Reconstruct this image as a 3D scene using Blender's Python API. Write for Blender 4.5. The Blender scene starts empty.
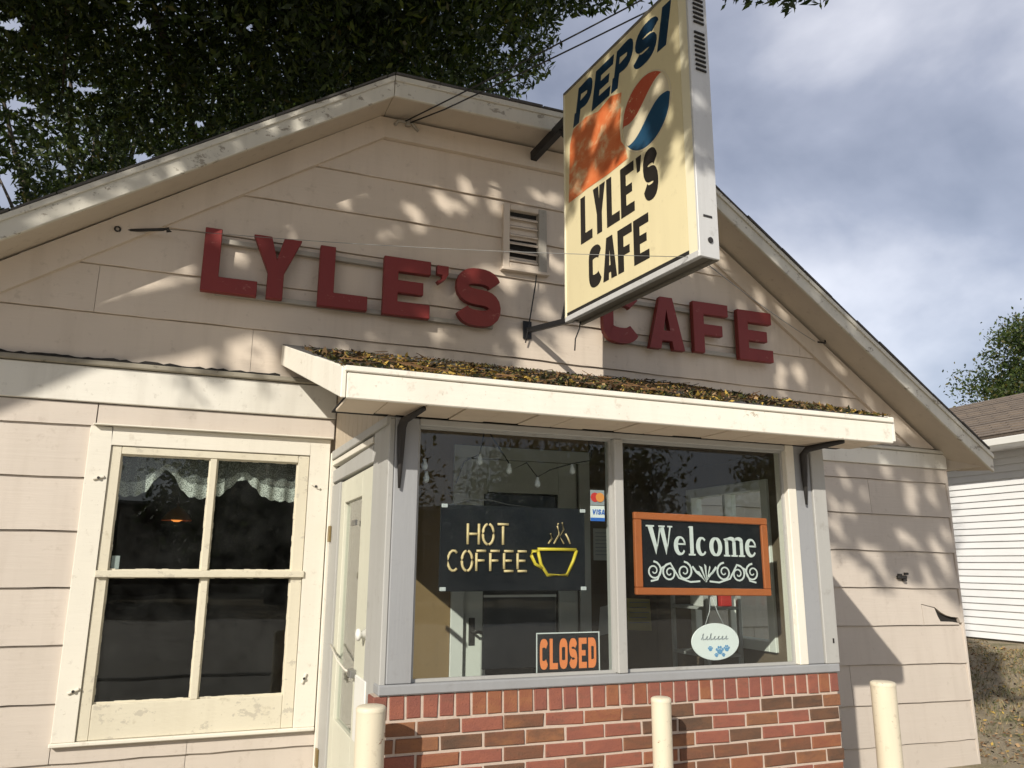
import bpy, bmesh, math, random
import numpy as np
from mathutils import Matrix, Vector

random.seed(7)
rng = np.random.default_rng(11)
sc = bpy.context.scene
COL = sc.collection

# ------------------------------------------------------------------ camera
cam_d = bpy.data.cameras.new('camera')
cam_d.sensor_width = 36.0
cam_d.lens = 786.0 / 1024.0 * 36.0
cam_d.clip_start = 0.05
cam_d.clip_end = 2000
cam = bpy.data.objects.new('camera', cam_d)
COL.objects.link(cam)
CR = ((0.9323681, -0.08662807, -0.35097765),
      (-0.36145058, -0.20573193, -0.90941071),
      (0.00657319, 0.97476661, -0.22312966))
cam.matrix_world = Matrix(((*CR[0], 0.0), (*CR[1], 0.0), (*CR[2], 1.6), (0, 0, 0, 1)))
sc.camera = cam

# ------------------------------------------------------------------ sky, sun, exposure
SUN = np.array([-.617, -.618, .487])          # towards the sun
elev = math.asin(.487)
world = bpy.data.worlds.new('World')
sc.world = world
world.use_nodes = True
wn = world.node_tree
wn.nodes.clear()
def N(tree, kind, **kw):
    n = tree.nodes.new(kind)
    for k, v in kw.items():
        if k == 'inp':
            for kk, vv in v.items():
                n.inputs[kk].default_value = vv
        else:
            setattr(n, k, v)
    return n
sky = N(wn, 'ShaderNodeTexSky', sky_type='NISHITA', sun_disc=False)
sky.sun_elevation = elev
sky.sun_rotation = math.atan2(SUN[0], SUN[1])
tcw = N(wn, 'ShaderNodeTexCoord')
mpw = N(wn, 'ShaderNodeMapping')
mpw.inputs['Scale'].default_value = (1.0, 1.0, 1.35)
mpw.inputs['Rotation'].default_value = (0.0, 0.35, 0.4)
wn.links.new(tcw.outputs['Generated'], mpw.inputs['Vector'])
n1 = N(wn, 'ShaderNodeTexNoise', inp={'Scale': 3.1, 'Detail': 6.0, 'Roughness': .5, 'Distortion': .12})
wn.links.new(mpw.outputs[0], n1.inputs['Vector'])
cr = N(wn, 'ShaderNodeValToRGB')
cr.color_ramp.elements[0].position = .36
cr.color_ramp.elements[0].color = (1.75, 1.85, 2.3, 1)
cr.color_ramp.elements[1].position = .70
cr.color_ramp.elements[1].color = (6.2, 6.15, 6.5, 1)
e = cr.color_ramp.elements.new(.50)
e.color = (2.85, 2.95, 3.5, 1)
wn.links.new(n1.outputs['Fac'], cr.inputs['Fac'])
mixw = N(wn, 'ShaderNodeMixRGB', inp={'Fac': .76})
wn.links.new(sky.outputs[0], mixw.inputs['Color1'])
wn.links.new(cr.outputs[0], mixw.inputs['Color2'])
bg = N(wn, 'ShaderNodeBackground', inp={'Strength': .1})
wn.links.new(mixw.outputs[0], bg.inputs['Color'])
wo = N(wn, 'ShaderNodeOutputWorld')
wn.links.new(bg.outputs[0], wo.inputs['Surface'])

sl = bpy.data.lights.new('sun', 'SUN')
sl.energy = 2.9
sl.angle = math.radians(.53)
sl.color = (1.0, .94, .84)
so = bpy.data.objects.new('sun', sl)
COL.objects.link(so)
so.rotation_euler = Vector(SUN).to_track_quat('Z', 'Y').to_euler()
so.location = (-20, -20, 20)

sc.cycles.max_bounces = 6
sc.cycles.diffuse_bounces = 4
sc.cycles.glossy_bounces = 3
sc.cycles.transmission_bounces = 4
sc.view_settings.view_transform = 'Standard'
sc.view_settings.look = 'None'
sc.view_settings.exposure = 0.75
sc.view_settings.gamma = 1.0
sc.view_settings.use_curve_mapping = False

# ------------------------------------------------------------------ helpers
WM = {}
def link(o, parent=None):
    COL.objects.link(o)
    if parent is not None:
        o.parent = parent
        o.matrix_parent_inverse = WM.get(parent.name, Matrix()).inverted()
    WM[o.name] = Matrix.Translation(o.location) if parent is None else Matrix()
    return o
def tag(o, label=None, cat=None, group=None, kind=None):
    if label: o['label'] = label
    if cat: o['category'] = cat
    if group: o['group'] = group
    if kind: o['kind'] = kind
    return o
def empty(name, loc, label, cat, group=None):
    o = bpy.data.objects.new(name, None)
    o.empty_display_size = .1
    o.location = loc
    link(o)
    return tag(o, label, cat, group)
def mesh(name, V, F, mat, parent=None, smooth=False, midx=None):
    me = bpy.data.meshes.new(name)
    me.from_pydata([tuple(map(float, v)) for v in V], [], F)
    for m in (mat if isinstance(mat, (list, tuple)) else [mat]):
        me.materials.append(m)
    if midx is not None:
        me.polygons.foreach_set('material_index', midx)
    if smooth:
        me.polygons.foreach_set('use_smooth', [True] * len(me.polygons))
    me.update()
    return link(bpy.data.objects.new(name, me), parent)
def quads(name, Q, mats, midx, parent=None):
    """Q: (n,4,3) array of quads"""
    n = len(Q)
    me = bpy.data.meshes.new(name)
    me.vertices.add(n * 4)
    me.vertices.foreach_set('co', np.ascontiguousarray(Q, dtype=np.float32).ravel())
    me.loops.add(n * 4)
    me.loops.foreach_set('vertex_index', np.arange(n * 4, dtype=np.int32))
    me.polygons.add(n)
    me.polygons.foreach_set('loop_start', np.arange(0, n * 4, 4, dtype=np.int32))
    me.polygons.foreach_set('loop_total', np.full(n, 4, dtype=np.int32))
    for m in mats: me.materials.append(m)
    me.polygons.foreach_set('material_index', np.asarray(midx, dtype=np.int32))
    me.update(calc_edges=True)
    return link(bpy.data.objects.new(name, me), parent)
def box_vf(x0, x1, y0, y1, z0, z1):
    V = [(x, y, z) for z in (z0, z1) for y in (y0, y1) for x in (x0, x1)]
    F = [(0, 2, 3, 1), (4, 5, 7, 6), (0, 1, 5, 4), (2, 6, 7, 3), (0, 4, 6, 2), (1, 3, 7, 5)]
    return V, F
def box(name, x0, x1, y0, y1, z0, z1, mat, parent=None, bev=0.0):
    V, F = box_vf(x0, x1, y0, y1, z0, z1)
    o = mesh(name, V, F, mat, parent)
    if bev: bevel(o, bev)
    return o
def bevel(o, w, seg=1):
    bm = bmesh.new(); bm.from_mesh(o.data)
    bmesh.ops.remove_doubles(bm, verts=bm.verts, dist=1e-5)
    bmesh.ops.recalc_face_normals(bm, faces=bm.faces)
    bmesh.ops.bevel(bm, geom=[e for e in bm.edges if len(e.link_faces) == 2 and e.calc_face_angle(0) > .5],
                    offset=w, segments=seg, affect='EDGES', profile=.6)
    bm.to_mesh(o.data); bm.free()
def prism(polys, f0, f1):
    """extrude 2D polygons between two maps (u,v)->3D"""
    V, F = [], []
    for p in polys:
        n, b = len(p), len(V)
        V += [f0(*q) for q in p] + [f1(*q) for q in p]
        F.append(tuple(range(b, b + n)))
        F.append(tuple(range(b + 2 * n - 1, b + n - 1, -1)))
        for i in range(n):
            j = (i + 1) % n
            F.append((b + i, b + n + i, b + n + j, b + j))
    return V, F
def fixn(o):
    bm = bmesh.new(); bm.from_mesh(o.data)
    bmesh.ops.recalc_face_normals(bm, faces=bm.faces)
    bm.to_mesh(o.data); bm.free()
    return o
def slab_y(name, polys, y0, y1, mat, parent=None, bev=0):
    """polygons in (x,z) extruded from y0 (front) to y1"""
    V, F = prism(polys, lambda u, v: (u, y0, v), lambda u, v: (u, y1, v))
    o = fixn(mesh(name, V, F, mat, parent))
    if bev: bevel(o, bev)
    return o
def slab_x(name, polys, x0, x1, mat, parent=None, bev=0):
    """polygons in (y,z)"""
    V, F = prism(polys, lambda u, v: (x0, u, v), lambda u, v: (x1, u, v))
    o = fixn(mesh(name, V, F, mat, parent))
    if bev: bevel(o, bev)
    return o
def rect(a, b, c, d): return [(a, c), (b, c), (b, d), (a, d)]
def clip(poly, a, b, c):
    """keep a*x+b*z<=c"""
    out = []
    for i in range(len(poly)):
        p, q = poly[i], poly[(i + 1) % len(poly)]
        dp, dq = a * p[0] + b * p[1] - c, a * q[0] + b * q[1] - c
        if dp <= 0: out.append(p)
        if dp * dq < 0:
            t = dp / (dp - dq)
            out.append((p[0] + t * (q[0] - p[0]), p[1] + t * (q[1] - p[1])))
    return out
def tube_vf(path, r, n=8, cap=True):
    path = [Vector(p) for p in path]
    rr = r if isinstance(r, (list, tuple)) else [r] * len(path)
    V, F = [], []
    ref = None
    for i, p in enumerate(path):
        d = (path[min(i + 1, len(path) - 1)] - path[max(i - 1, 0)]).normalized()
        if ref is None:
            ref = Vector((0, 0, 1)) if abs(d.z) < .9 else Vector((1, 0, 0))
        a = d.cross(ref).normalized(); b = d.cross(a).normalized()
        ref = -b if False else ref
        for k in range(n):
            t = 2 * math.pi * k / n
            V.append(p + (a * math.cos(t) + b * math.sin(t)) * rr[i])
    for i in range(len(path) - 1):
        for k in range(n):
            k2 = (k + 1) % n
            F.append((i * n + k, i * n + k2, (i + 1) * n + k2, (i + 1) * n + k))
    if cap:
        F.append(tuple(range(n - 1, -1, -1)))
        F.append(tuple(range((len(path) - 1) * n, len(path) * n)))
    return V, F
def tube(name, path, r, mat, parent=None, n=8):
    V, F = tube_vf(path, r, n)
    return mesh(name, V, F, mat, parent, smooth=True)
def merge(parts):
    V, F = [], []
    for v, f in parts:
        b = len(V); V += list(v); F += [tuple(i + b for i in ff) for ff in f]
    return V, F

# ---- 2D lettering
def ribbon(pts, w, closed=False):
    n = len(pts); ww = w if isinstance(w, (list, tuple)) else [w] * n
    L, Rr = [], []
    for i in range(n):
        if closed: a, b = pts[i - 1], pts[(i + 1) % n]
        else: a, b = pts[max(i - 1, 0)], pts[min(i + 1, n - 1)]
        dx, dy = b[0] - a[0], b[1] - a[1]
        l = math.hypot(dx, dy) or 1
        nx, ny = -dy / l * ww[i] / 2, dx / l * ww[i] / 2
        L.append((pts[i][0] + nx, pts[i][1] + ny)); Rr.append((pts[i][0] - nx, pts[i][1] - ny))
    m = n if closed else n - 1
    return [[Rr[i], Rr[(i + 1) % n], L[(i + 1) % n], L[i]] for i in range(m)]
def arc(cx, cy, rx, ry, a0, a1, n=12):
    return [(cx + rx * math.cos(math.radians(a0 + (a1 - a0) * i / n)), cy + ry * math.sin(math.radians(a0 + (a1 - a0) * i / n))) for i in range(n + 1)]
def glyph(ch, t=.28, s=.22):
    h = t / 2; k = s / 2
    if ch == 'L': return [[(0, 0), (1, 0), (1, s), (t, s), (t, 1), (0, 1)]]
    if ch == 'E': return [[(0, 0), (1, 0), (1, s), (t, s), (t, .5 - k * .9), (.85, .5 - k * .9), (.85, .5 + k * .9), (t, .5 + k * .9), (t, 1 - s), (1, 1 - s), (1, 1), (0, 1)]]
    if ch == 'F': return [[(0, 0), (t, 0), (t, .46 - k * .9), (.82, .46 - k * .9), (.82, .46 + k * .9), (t, .46 + k * .9), (t, 1 - s), (1, 1 - s), (1, 1), (0, 1)]]
    if ch == 'I': return [[(0, 0), (1, 0), (1, 1), (0, 1)]]
    if ch == 'T': return [[(.5 - h, 0), (.5 + h, 0), (.5 + h, 1 - s), (1, 1 - s), (1, 1), (0, 1), (0, 1 - s), (.5 - h, 1 - s)]]
    if ch == 'H': return [[(0, 0), (t, 0), (t, .5 - k), (1 - t, .5 - k), (1 - t, 0), (1, 0), (1, 1), (1 - t, 1), (1 - t, .5 + k), (t, .5 + k), (t, 1), (0, 1)]]
    if ch == 'Y': return [[(.5 - h, 0), (.5 + h, 0), (.5 + h, .42), (1, 1), (1 - t * 1.12, 1), (.5, .64), (t * 1.12, 1), (0, 1), (.5 - h, .42)]]
    if ch == 'A':
        ix = lambda y: t + (.5 - t) * y / .76
        return [[(0, 0), (t, 0), (.5, .76), (.5, 1), (.5 - t * .55, 1)], [(1, 0), (.5 + t * .55, 1), (.5, 1), (.5, .76), (1 - t, 0)],
                [(ix(.16) , .16), (1 - ix(.16), .16), (1 - ix(.16 + s * .8), .16 + s * .8), (ix(.16 + s * .8), .16 + s * .8)]]
    if ch == "'": return [[(.1, .45), (.55, .3), (1, 1), (.15, 1)]]
    w = (t + s) / 2; q = w / 2
    def arc(cx, cy, rx, ry, a0, a1, n=12):
        o = []
        for i in range(n + 1):
            a = math.radians(a0 + (a1 - a0) * i / n); c_, s_ = math.cos(a), math.sin(a)
            o.append((cx + rx * math.copysign(abs(c_) ** .82, c_), cy + ry * math.copysign(abs(s_) ** .82, s_)))
        return o
    if ch == 'C': return ribbon(arc(.5, .70, .5 - q, .30 - q, 14, 180, 10) + arc(.5, .30, .5 - q, .30 - q, 180, 346, 10), w)
    if ch == 'O': return ribbon(arc(.5, .7, .5 - q, .3 - q, 0, 180, 10) + arc(.5, .3, .5 - q, .3 - q, 180, 360, 10), w, True)
    if ch == 'D': return [rect(0, t, 0, 1)] + ribbon([(t, 1 - q)] + arc(.5, .7, .5 - q, .3 - q, 88, 0, 7) + arc(.5, .3, .5 - q, .3 - q, 0, -88, 7) + [(t, q)], w)
    if ch == 'S':
        r = (1 - 2 * q) / 4
        return ribbon(arc(.5, 1 - q - r, .5 - q, r, 12, 262, 16) + arc(.5, q + r, .5 - q, r, 82, -168, 16), w)
    if ch == 'P':
        return [[(0, 0), (t, 0), (t, .36), (0, .36)]] + ribbon([(h, .36 + k), (h, 1 - k)] + arc(.62, .68 + 0, .38 - h, .32 - k, 90, -90, 8), w, True)
    return []
def place(polys, x, y, w, h, slant=0.0):
    return [[(x + u * w + v * h * slant, y + v * h) for u, v in p] for p in polys]

# ------------------------------------------------------------------ materials
def newmat(name):
    m = bpy.data.materials.new(name); m.use_nodes = True
    t = m.node_tree; t.nodes.clear()
    out = t.nodes.new('ShaderNodeOutputMaterial')
    return m, t, out
def ramp(t, stops):
    r = t.nodes.new('ShaderNodeValToRGB')
    el = r.color_ramp.elements
    el[0].position, el[0].color = stops[0][0], (*stops[0][1], 1)
    el[1].position, el[1].color = stops[-1][0], (*stops[-1][1], 1)
    for p, c in stops[1:-1]:
        x = el.new(p); x.color = (*c, 1)
    return r
def mixc(t, a, b, fac, mode='MIX'):
    m = t.nodes.new('ShaderNodeMixRGB'); m.blend_type = mode
    for i, v in (('Fac', fac), ('Color1', a), ('Color2', b)):
        if hasattr(v, 'is_linked') or hasattr(v, 'node'): t.links.new(v, m.inputs[i])
        elif isinstance(v, (int, float)): m.inputs[i].default_value = v
        else: m.inputs[i].default_value = (*v, 1)
    return m.outputs[0]
def noise(t, vec, scale, detail=4, rough=.55, dist=0.0):
    n = N(t, 'ShaderNodeTexNoise', inp={'Scale': scale, 'Detail': detail, 'Roughness': rough, 'Distortion': dist})
    t.links.new(vec, n.inputs['Vector'])
    return n.outputs['Fac']
def mapping(t, vec, scale):
    m = t.nodes.new('ShaderNodeMapping'); m.inputs['Scale'].default_value = scale
    t.links.new(vec, m.inputs['Vector']); return m.outputs[0]
def coords(t, rnd=False):
    tc = t.nodes.new('ShaderNodeTexCoord'); v = tc.outputs['Object']
    if rnd:
        oi = t.nodes.new('ShaderNodeObjectInfo')
        ml = N(t, 'ShaderNodeVectorMath', operation='ADD')
        t.links.new(v, ml.inputs[0])
        sc_ = N(t, 'ShaderNodeMath', operation='MULTIPLY'); sc_.inputs[1].default_value = 37.0
        t.links.new(oi.outputs['Random'], sc_.inputs[0])
        t.links.new(sc_.outputs[0], ml.inputs[1])
        v = ml.outputs[0]
    return v
def thr(t, fac, lo, hi):
    m = N(t, 'ShaderNodeMapRange'); m.inputs['From Min'].default_value = lo; m.inputs['From Max'].default_value = hi
    t.links.new(fac, m.inputs['Value']); return m.outputs[0]
def scalef(t, fac, k):
    m = N(t, 'ShaderNodeMath', operation='MULTIPLY'); m.inputs[1].default_value = k
    t.links.new(fac, m.inputs[0]); return m.outputs[0]
def bsdf(t, out, col, rough=.7, bump=None, bstr=.2, bdist=.01, metal=0.0, spec=.35):
    p = t.nodes.new('ShaderNodeBsdfPrincipled')
    if hasattr(col, 'node'): t.links.new(col, p.inputs['Base Color'])
    else: p.inputs['Base Color'].default_value = (*col, 1)
    if hasattr(rough, 'node'): t.links.new(rough, p.inputs['Roughness'])
    else: p.inputs['Roughness'].default_value = rough
    p.inputs['Metallic'].default_value = metal
    p.inputs['Specular IOR Level'].default_value = spec
    if bump is not None:
        b = N(t, 'ShaderNodeBump', inp={'Strength': bstr, 'Distance': bdist})
        t.links.new(bump, b.inputs['Height']); t.links.new(b.outputs[0], p.inputs['Normal'])
    t.links.new(p.outputs[0], out.inputs['Surface'])
    return p
def paint(name, col, dirt=(.18, .14, .10), damt=.5, rough=.65, grain=(6, 6, 60), spots=.0, peel=None, streak=.25, pth=.60):
    """weathered house paint: broad tone drift, rain streaks, grime flecks, worn spots"""
    m, t, out = newmat(name)
    v = coords(t, True)
    c = mixc(t, tuple(x * .86 for x in col), tuple(min(1, x * 1.07) for x in col), noise(t, v, 1.3, 4))
    st = thr(t, noise(t, mapping(t, v, (9, 9, .7)), 1.0, 3, .6), .5, .8)
    c = mixc(t, c, tuple(.55 * a + .45 * b for a, b in zip(col, dirt)), scalef(t, st, streak))
    fl = thr(t, noise(t, v, 14, 4, .7), .60, .72)
    c = mixc(t, c, dirt, scalef(t, fl, damt * .5))
    if spots:
        sp = thr(t, noise(t, v, 55, 3, .6), .68, .74)
        c = mixc(t, c, dirt, scalef(t, sp, spots))
    hb = noise(t, mapping(t, v, grain), 1.0, 3, .6)
    if peel:
        pf = thr(t, noise(t, mapping(t, v, (1, 1, 1.6)), 8, 5, .75), pth, pth + .03)
        c = mixc(t, c, peel, pf)
    bsdf(t, out, c, rough, hb, .25, .006)
    return m
def plain(name, col, rough=.6, metal=0.0, var=.15, scale=12, bstr=.1, spec=.35):
    m, t, out = newmat(name)
    v = coords(t, True)
    n = noise(t, v, scale, 5, .6)
    c = mixc(t, tuple(x * (1 - var) for x in col), tuple(min(1, x * (1 + var)) for x in col), n)
    bsdf(t, out, c, rough, n, bstr, .004, metal, spec)
    return m
def glass(name, tint=(.93, .96, .95), haze=.03):
    m, t, out = newmat(name)
    lw = N(t, 'ShaderNodeLayerWeight', inp={'Blend': .5})
    pw = N(t, 'ShaderNodeMath', operation='POWER'); pw.inputs[1].default_value = 5.0
    t.links.new(lw.outputs['Facing'], pw.inputs[0])
    fr = N(t, 'ShaderNodeMath', operation='MULTIPLY_ADD'); fr.inputs[1].default_value = .96; fr.inputs[2].default_value = .035
    t.links.new(pw.outputs[0], fr.inputs[0])
    tr = N(t, 'ShaderNodeBsdfTransparent'); tr.inputs[0].default_value = (*tint, 1)
    gl = N(t, 'ShaderNodeBsdfGlossy'); gl.inputs['Roughness'].default_value = .01
    nb = noise(t, coords(t), 1.6, 2)
    b = N(t, 'ShaderNodeBump', inp={'Strength': .05, 'Distance': .02}); t.links.new(nb, b.inputs['Height'])
    t.links.new(b.outputs[0], gl.inputs['Normal'])
    df = N(t, 'ShaderNodeBsdfDiffuse'); df.inputs[0].default_value = (.5, .5, .48, 1)
    m0 = t.nodes.new('ShaderNodeMixShader')
    dn = scalef(t, thr(t, noise(t, coords(t), 5, 5, .7), .35, .8), haze * 2)
    t.links.new(dn, m0.inputs[0]); t.links.new(tr.outputs[0], m0.inputs[1]); t.links.new(df.outputs[0], m0.inputs[2])
    m1 = t.nodes.new('ShaderNodeMixShader')
    f2 = N(t, 'ShaderNodeMath', operation='MULTIPLY'); f2.inputs[1].default_value = 1.0; f2.use_clamp = True
    t.links.new(fr.outputs[0], f2.inputs[0])
    t.links.new(f2.outputs[0], m1.inputs[0]); t.links.new(m0.outputs[0], m1.inputs[1]); t.links.new(gl.outputs[0], m1.inputs[2])
    t.links.new(m1.outputs[0], out.inputs['Surface'])
    return m
def leafmat(name, col, trans):
    m, t, out = newmat(name)
    d = N(t, 'ShaderNodeBsdfPrincipled'); d.inputs['Base Color'].default_value = (*col, 1)
    d.inputs['Roughness'].default_value = .5; d.inputs['Specular IOR Level'].default_value = .3
    tr = N(t, 'ShaderNodeBsdfTranslucent'); tr.inputs[0].default_value = (*trans, 1)
    mx = N(t, 'ShaderNodeMixShader', inp={0: .3})
    t.links.new(d.outputs[0], mx.inputs[1]); t.links.new(tr.outputs[0], mx.inputs[2])
    t.links.new(mx.outputs[0], out.inputs['Surface'])
    return m

M = {}
M['siding'] = paint('beige siding paint', (.565, .50, .43), (.30, .245, .19), .55, .6, (3, 3, 45), streak=.45, spots=.12)
M['gable'] = paint('beige gable paint', (.635, .545, .445), (.29, .23, .165), .6, .6, (3, 3, 45), streak=.5, spots=.12)
M['trim'] = paint('off white trim paint', (.74, .70, .60), (.30, .24, .17), .55, .6, (4, 4, 30), spots=.35, streak=.3)
M['band'] = paint('white frieze paint', (.72, .69, .61), (.22, .18, .13), .7, .6, (3, 3, 30), spots=.3, streak=.45)
M['sash'] = paint('yellowed cream sash paint', (.66, .61, .48), (.25, .2, .12), .6, .5, (20, 20, 60), spots=.3, peel=(.50, .46, .37))
M['fascia'] = paint('weathered pale fascia paint', (.60, .57, .49), (.17, .15, .12), .9, .7, (5, 5, 20), spots=.4, streak=.5, peel=(.30, .27, .22))
M['canopyw'] = paint('white canopy paint', (.80, .76, .66), (.34, .27, .18), .7, .55, (3, 3, 40), spots=.45, streak=.35, peel=(.50, .44, .34), pth=.665)
M['soffit'] = paint('soffit paint', (.55, .48, .39), (.2, .15, .11), .6, .7, (6, 6, 20))
M['wsoffit'] = paint('canopy soffit paint', (.62, .52, .40), (.25, .19, .13), .5, .6, (12, 2, 12))
M['plank'] = paint('tan plank paint', (.47, .39, .29), (.22, .17, .12), .5, .6, (40, 40, 3))
M['grey'] = paint('grey bay paint', (.30, .305, .31), (.16, .15, .14), .35, .5, (40, 40, 3), streak=.35)
M['greylight'] = paint('worn pale grey paint', (.40, .395, .37), (.2, .18, .15), .6, .55, (30, 30, 3), streak=.4)
M['door'] = paint('pale door paint', (.63, .62, .50), (.3, .27, .2), .45, .45, (20, 20, 3))
M['red'] = paint('faded red letter paint', (.215, .030, .026), (.12, .03, .025), .6, .5, (20, 20, 20), peel=(.27, .085, .07), pth=.63, streak=.4)
M['rail'] = paint('grey rail', (.36, .33, .28), (.1, .09, .07), .9, .7, (3, 30, 30), spots=.6)
M['black'] = plain('black painted steel', (.016, .016, .017), .45)
M['iron'] = plain('dark iron', (.03, .027, .025), .6)
M['wire'] = plain('dark wire', (.03, .03, .03), .6)
M['greywire'] = plain('galvanised wire', (.22, .22, .21), .5, .6)
M['alu'] = paint('weathered aluminium', (.56, .56, .55), (.25, .23, .2), .8, .42, (30, 30, 4), spots=.4, streak=.5)
M['aludark'] = plain('dull channel metal', (.26, .24, .20), .5, .5, .3)
M['face'] = paint('yellowed plastic sign face', (.74, .65, .40), (.38, .30, .16), .4, .35, (2, 2, 2), streak=.25)
M['faceedge'] = paint('pale sign face edge', (.80, .74, .53), (.4, .34, .2), .4, .35, (2, 2, 2))
M['navy'] = paint('faded navy vinyl', (.012, .038, .075), (.06, .08, .09), .6, .4, (4, 4, 4), peel=(.03, .07, .10))
M['gred'] = paint('faded red vinyl', (.50, .10, .05), (.58, .38, .2), 1.2, .4, (4, 4, 4), peel=(.66, .45, .26))
M['gblue'] = paint('faded blue vinyl', (.018, .07, .135), (.05, .10, .13), .7, .4, (4, 4, 4), peel=(.03, .055, .09))
M['gwhite'] = paint('worn white vinyl', (.68, .60, .42), (.4, .33, .2), .8, .4, (4, 4, 4))
M['blackvinyl'] = plain('black vinyl', (.018, .016, .014), .4)
M['concrete'] = paint('concrete', (.50, .46, .39), (.2, .18, .15), .8, .85, (30, 30, 30), spots=.4)
M['asphalt'] = plain('asphalt', (.06, .06, .058), .9, 0, .25, 60, .5)
M['roadconc'] = paint('pale worn road concrete', (.50, .45, .37), (.24, .21, .17), .8, .85, (30, 30, 30), spots=.4)
M['bollard'] = paint('cream bollard paint', (.68, .61, .46), (.26, .19, .12), .9, .5, (20, 20, 6), spots=.6, streak=.5, peel=(.22, .11, .06), pth=.655)
M['mortar'] = plain('mortar', (.50, .405, .33), .9, 0, .15, 60, .6)
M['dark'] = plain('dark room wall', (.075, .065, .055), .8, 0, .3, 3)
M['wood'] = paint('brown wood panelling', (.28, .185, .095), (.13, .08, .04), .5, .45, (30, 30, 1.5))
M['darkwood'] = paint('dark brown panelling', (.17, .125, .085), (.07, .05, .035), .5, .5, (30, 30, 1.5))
M['white'] = plain('white paint', (.72, .71, .66), .45, 0, .06)
M['innerdoor'] = plain('pale inner door paint', (.74, .74, .67), .4, 0, .06)
M['doorglass'] = plain('dark door glass', (.012, .013, .015), .12, 0, .1, 3, 0, .5)
M['paper'] = plain('paper', (.62, .61, .57), .8, 0, .06)
M['yellowpaper'] = plain('yellow paper', (.60, .52, .22), .8, 0, .08)
M['signblack'] = plain('black sign board', (.010, .011, .014), .35, 0, .2, 8, .05)
M['neon'] = plain('cream neon tube', (.74, .56, .30), .35, 0, .08)
M['neony'] = plain('yellow neon tube', (.70, .53, .05), .35, 0, .08)
M['orange'] = plain('orange print', (.80, .23, .07), .5, 0, .1)
M['chalk'] = plain('chalk white print', (.66, .68, .66), .7, 0, .1, 40)
M['oframe'] = paint('orange wood frame', (.46, .13, .04), (.2, .05, .02), .5, .5, (30, 30, 30))
M['oval'] = plain('white plaque', (.76, .77, .75), .45, 0, .05)
M['script'] = plain('grey script print', (.30, .32, .34), .6)
M['paw'] = plain('blue paw print', (.13, .32, .55), .6, 0, .2, 60)
M['blueprint'] = plain('blue print', (.03, .12, .42), .4)
M['redprint'] = plain('red print', (.48, .04, .035), .4)
M['amber'] = plain('amber print', (.62, .25, .06), .4)
M['clear'] = plain('clear clip', (.55, .56, .56), .3)
M['brass'] = plain('brass', (.35, .26, .12), .4, .8)
M['grime'] = paint('grimy ledge', (.30, .27, .21), (.05, .04, .03), 1.4, .85, (4, 30, 30), spots=.8, streak=.6)
M['ceil'] = plain('white bay ceiling', (.66, .64, .58), .8)
M['bayfloor'] = plain('pale worn floor', (.34, .29, .22), .7)
M['steel'] = plain('steel', (.4, .4, .4), .35, .9)
M['lace'] = None
M['glass'] = glass('window glass', (.93, .96, .95), .006)
M['glass2'] = glass('old sash glass', (.84, .88, .87), .010)
M['bark'] = paint('bark', (.085, .068, .052), (.03, .025, .02), .8, .9, (14, 14, 2))
M['whitesiding'] = paint('white neighbour siding', (.80, .80, .79), (.5, .48, .44), .25, .5, (2, 2, 30), streak=.15)
M['tar'] = plain('black tar paper', (.02, .018, .016), .9)

def lace(cov):
    m, t, out = newmat('white lace')
    v = coords(t)
    vo = N(t, 'ShaderNodeTexVoronoi', inp={'Scale': 140.0}); t.links.new(v, vo.inputs['Vector'])
    f0 = thr(t, vo.outputs['Distance'], .05, .75)
    f = scalef(t, f0, cov)
    d = N(t, 'ShaderNodeBsdfDiffuse'); d.inputs[0].default_value = (.72, .70, .64, 1)
    tr = N(t, 'ShaderNodeBsdfTransparent')
    mx = t.nodes.new('ShaderNodeMixShader'); t.links.new(f, mx.inputs[0])
    t.links.new(tr.outputs[0], mx.inputs[1]); t.links.new(d.outputs[0], mx.inputs[2])
    t.links.new(mx.outputs[0], out.inputs['Surface'])
    return m
M['lace'] = lace(.42)
M['lacehem'] = lace(1.1)
def shingles():
    m, t, out = newmat('asphalt shingles')
    v = coords(t)
    br = N(t, 'ShaderNodeTexBrick', inp={'Scale': 1.0, 'Mortar Size': .012, 'Brick Width': .3, 'Row Height': .14,
           'Color1': (.20, .155, .115, 1), 'Color2': (.13, .105, .085, 1), 'Mortar': (.05, .04, .035, 1)})
    mp = t.nodes.new('ShaderNodeMapping'); mp.inputs['Rotation'].default_value = (0, 0, math.pi / 2)
    t.links.new(v, mp.inputs['Vector']); t.links.new(mp.outputs[0], br.inputs['Vector'])
    c = mixc(t, br.outputs['Color'], (.24, .19, .14), scalef(t, noise(t, v, 30, 5, .7), .5))
    bsdf(t, out, c, .95, noise(t, v, 80, 3), .5, .006)
    return m
M['shingle'] = shingles()
M['shingledark'] = plain('dark shingle edge', (.085, .08, .075), .95, 0, .4, 30, .6)
def orangeface():
    m, t, out = newmat('scraped orange paint')
    v = coords(t)
    n = noise(t, mapping(t, v, (1, 1.2, 1.6)), 4.5, 7, .62, .3)
    r = ramp(t, [(.30, (.62, .13, .035)), (.50, (.68, .20, .07)), (.60, (.72, .42, .22)), (.70, (.76, .66, .42))])
    t.links.new(n, r.inputs['Fac'])
    bsdf(t, out, r.outputs[0], .5, n, .1, .004)
    return m
M['scraped'] = orangeface()
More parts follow.
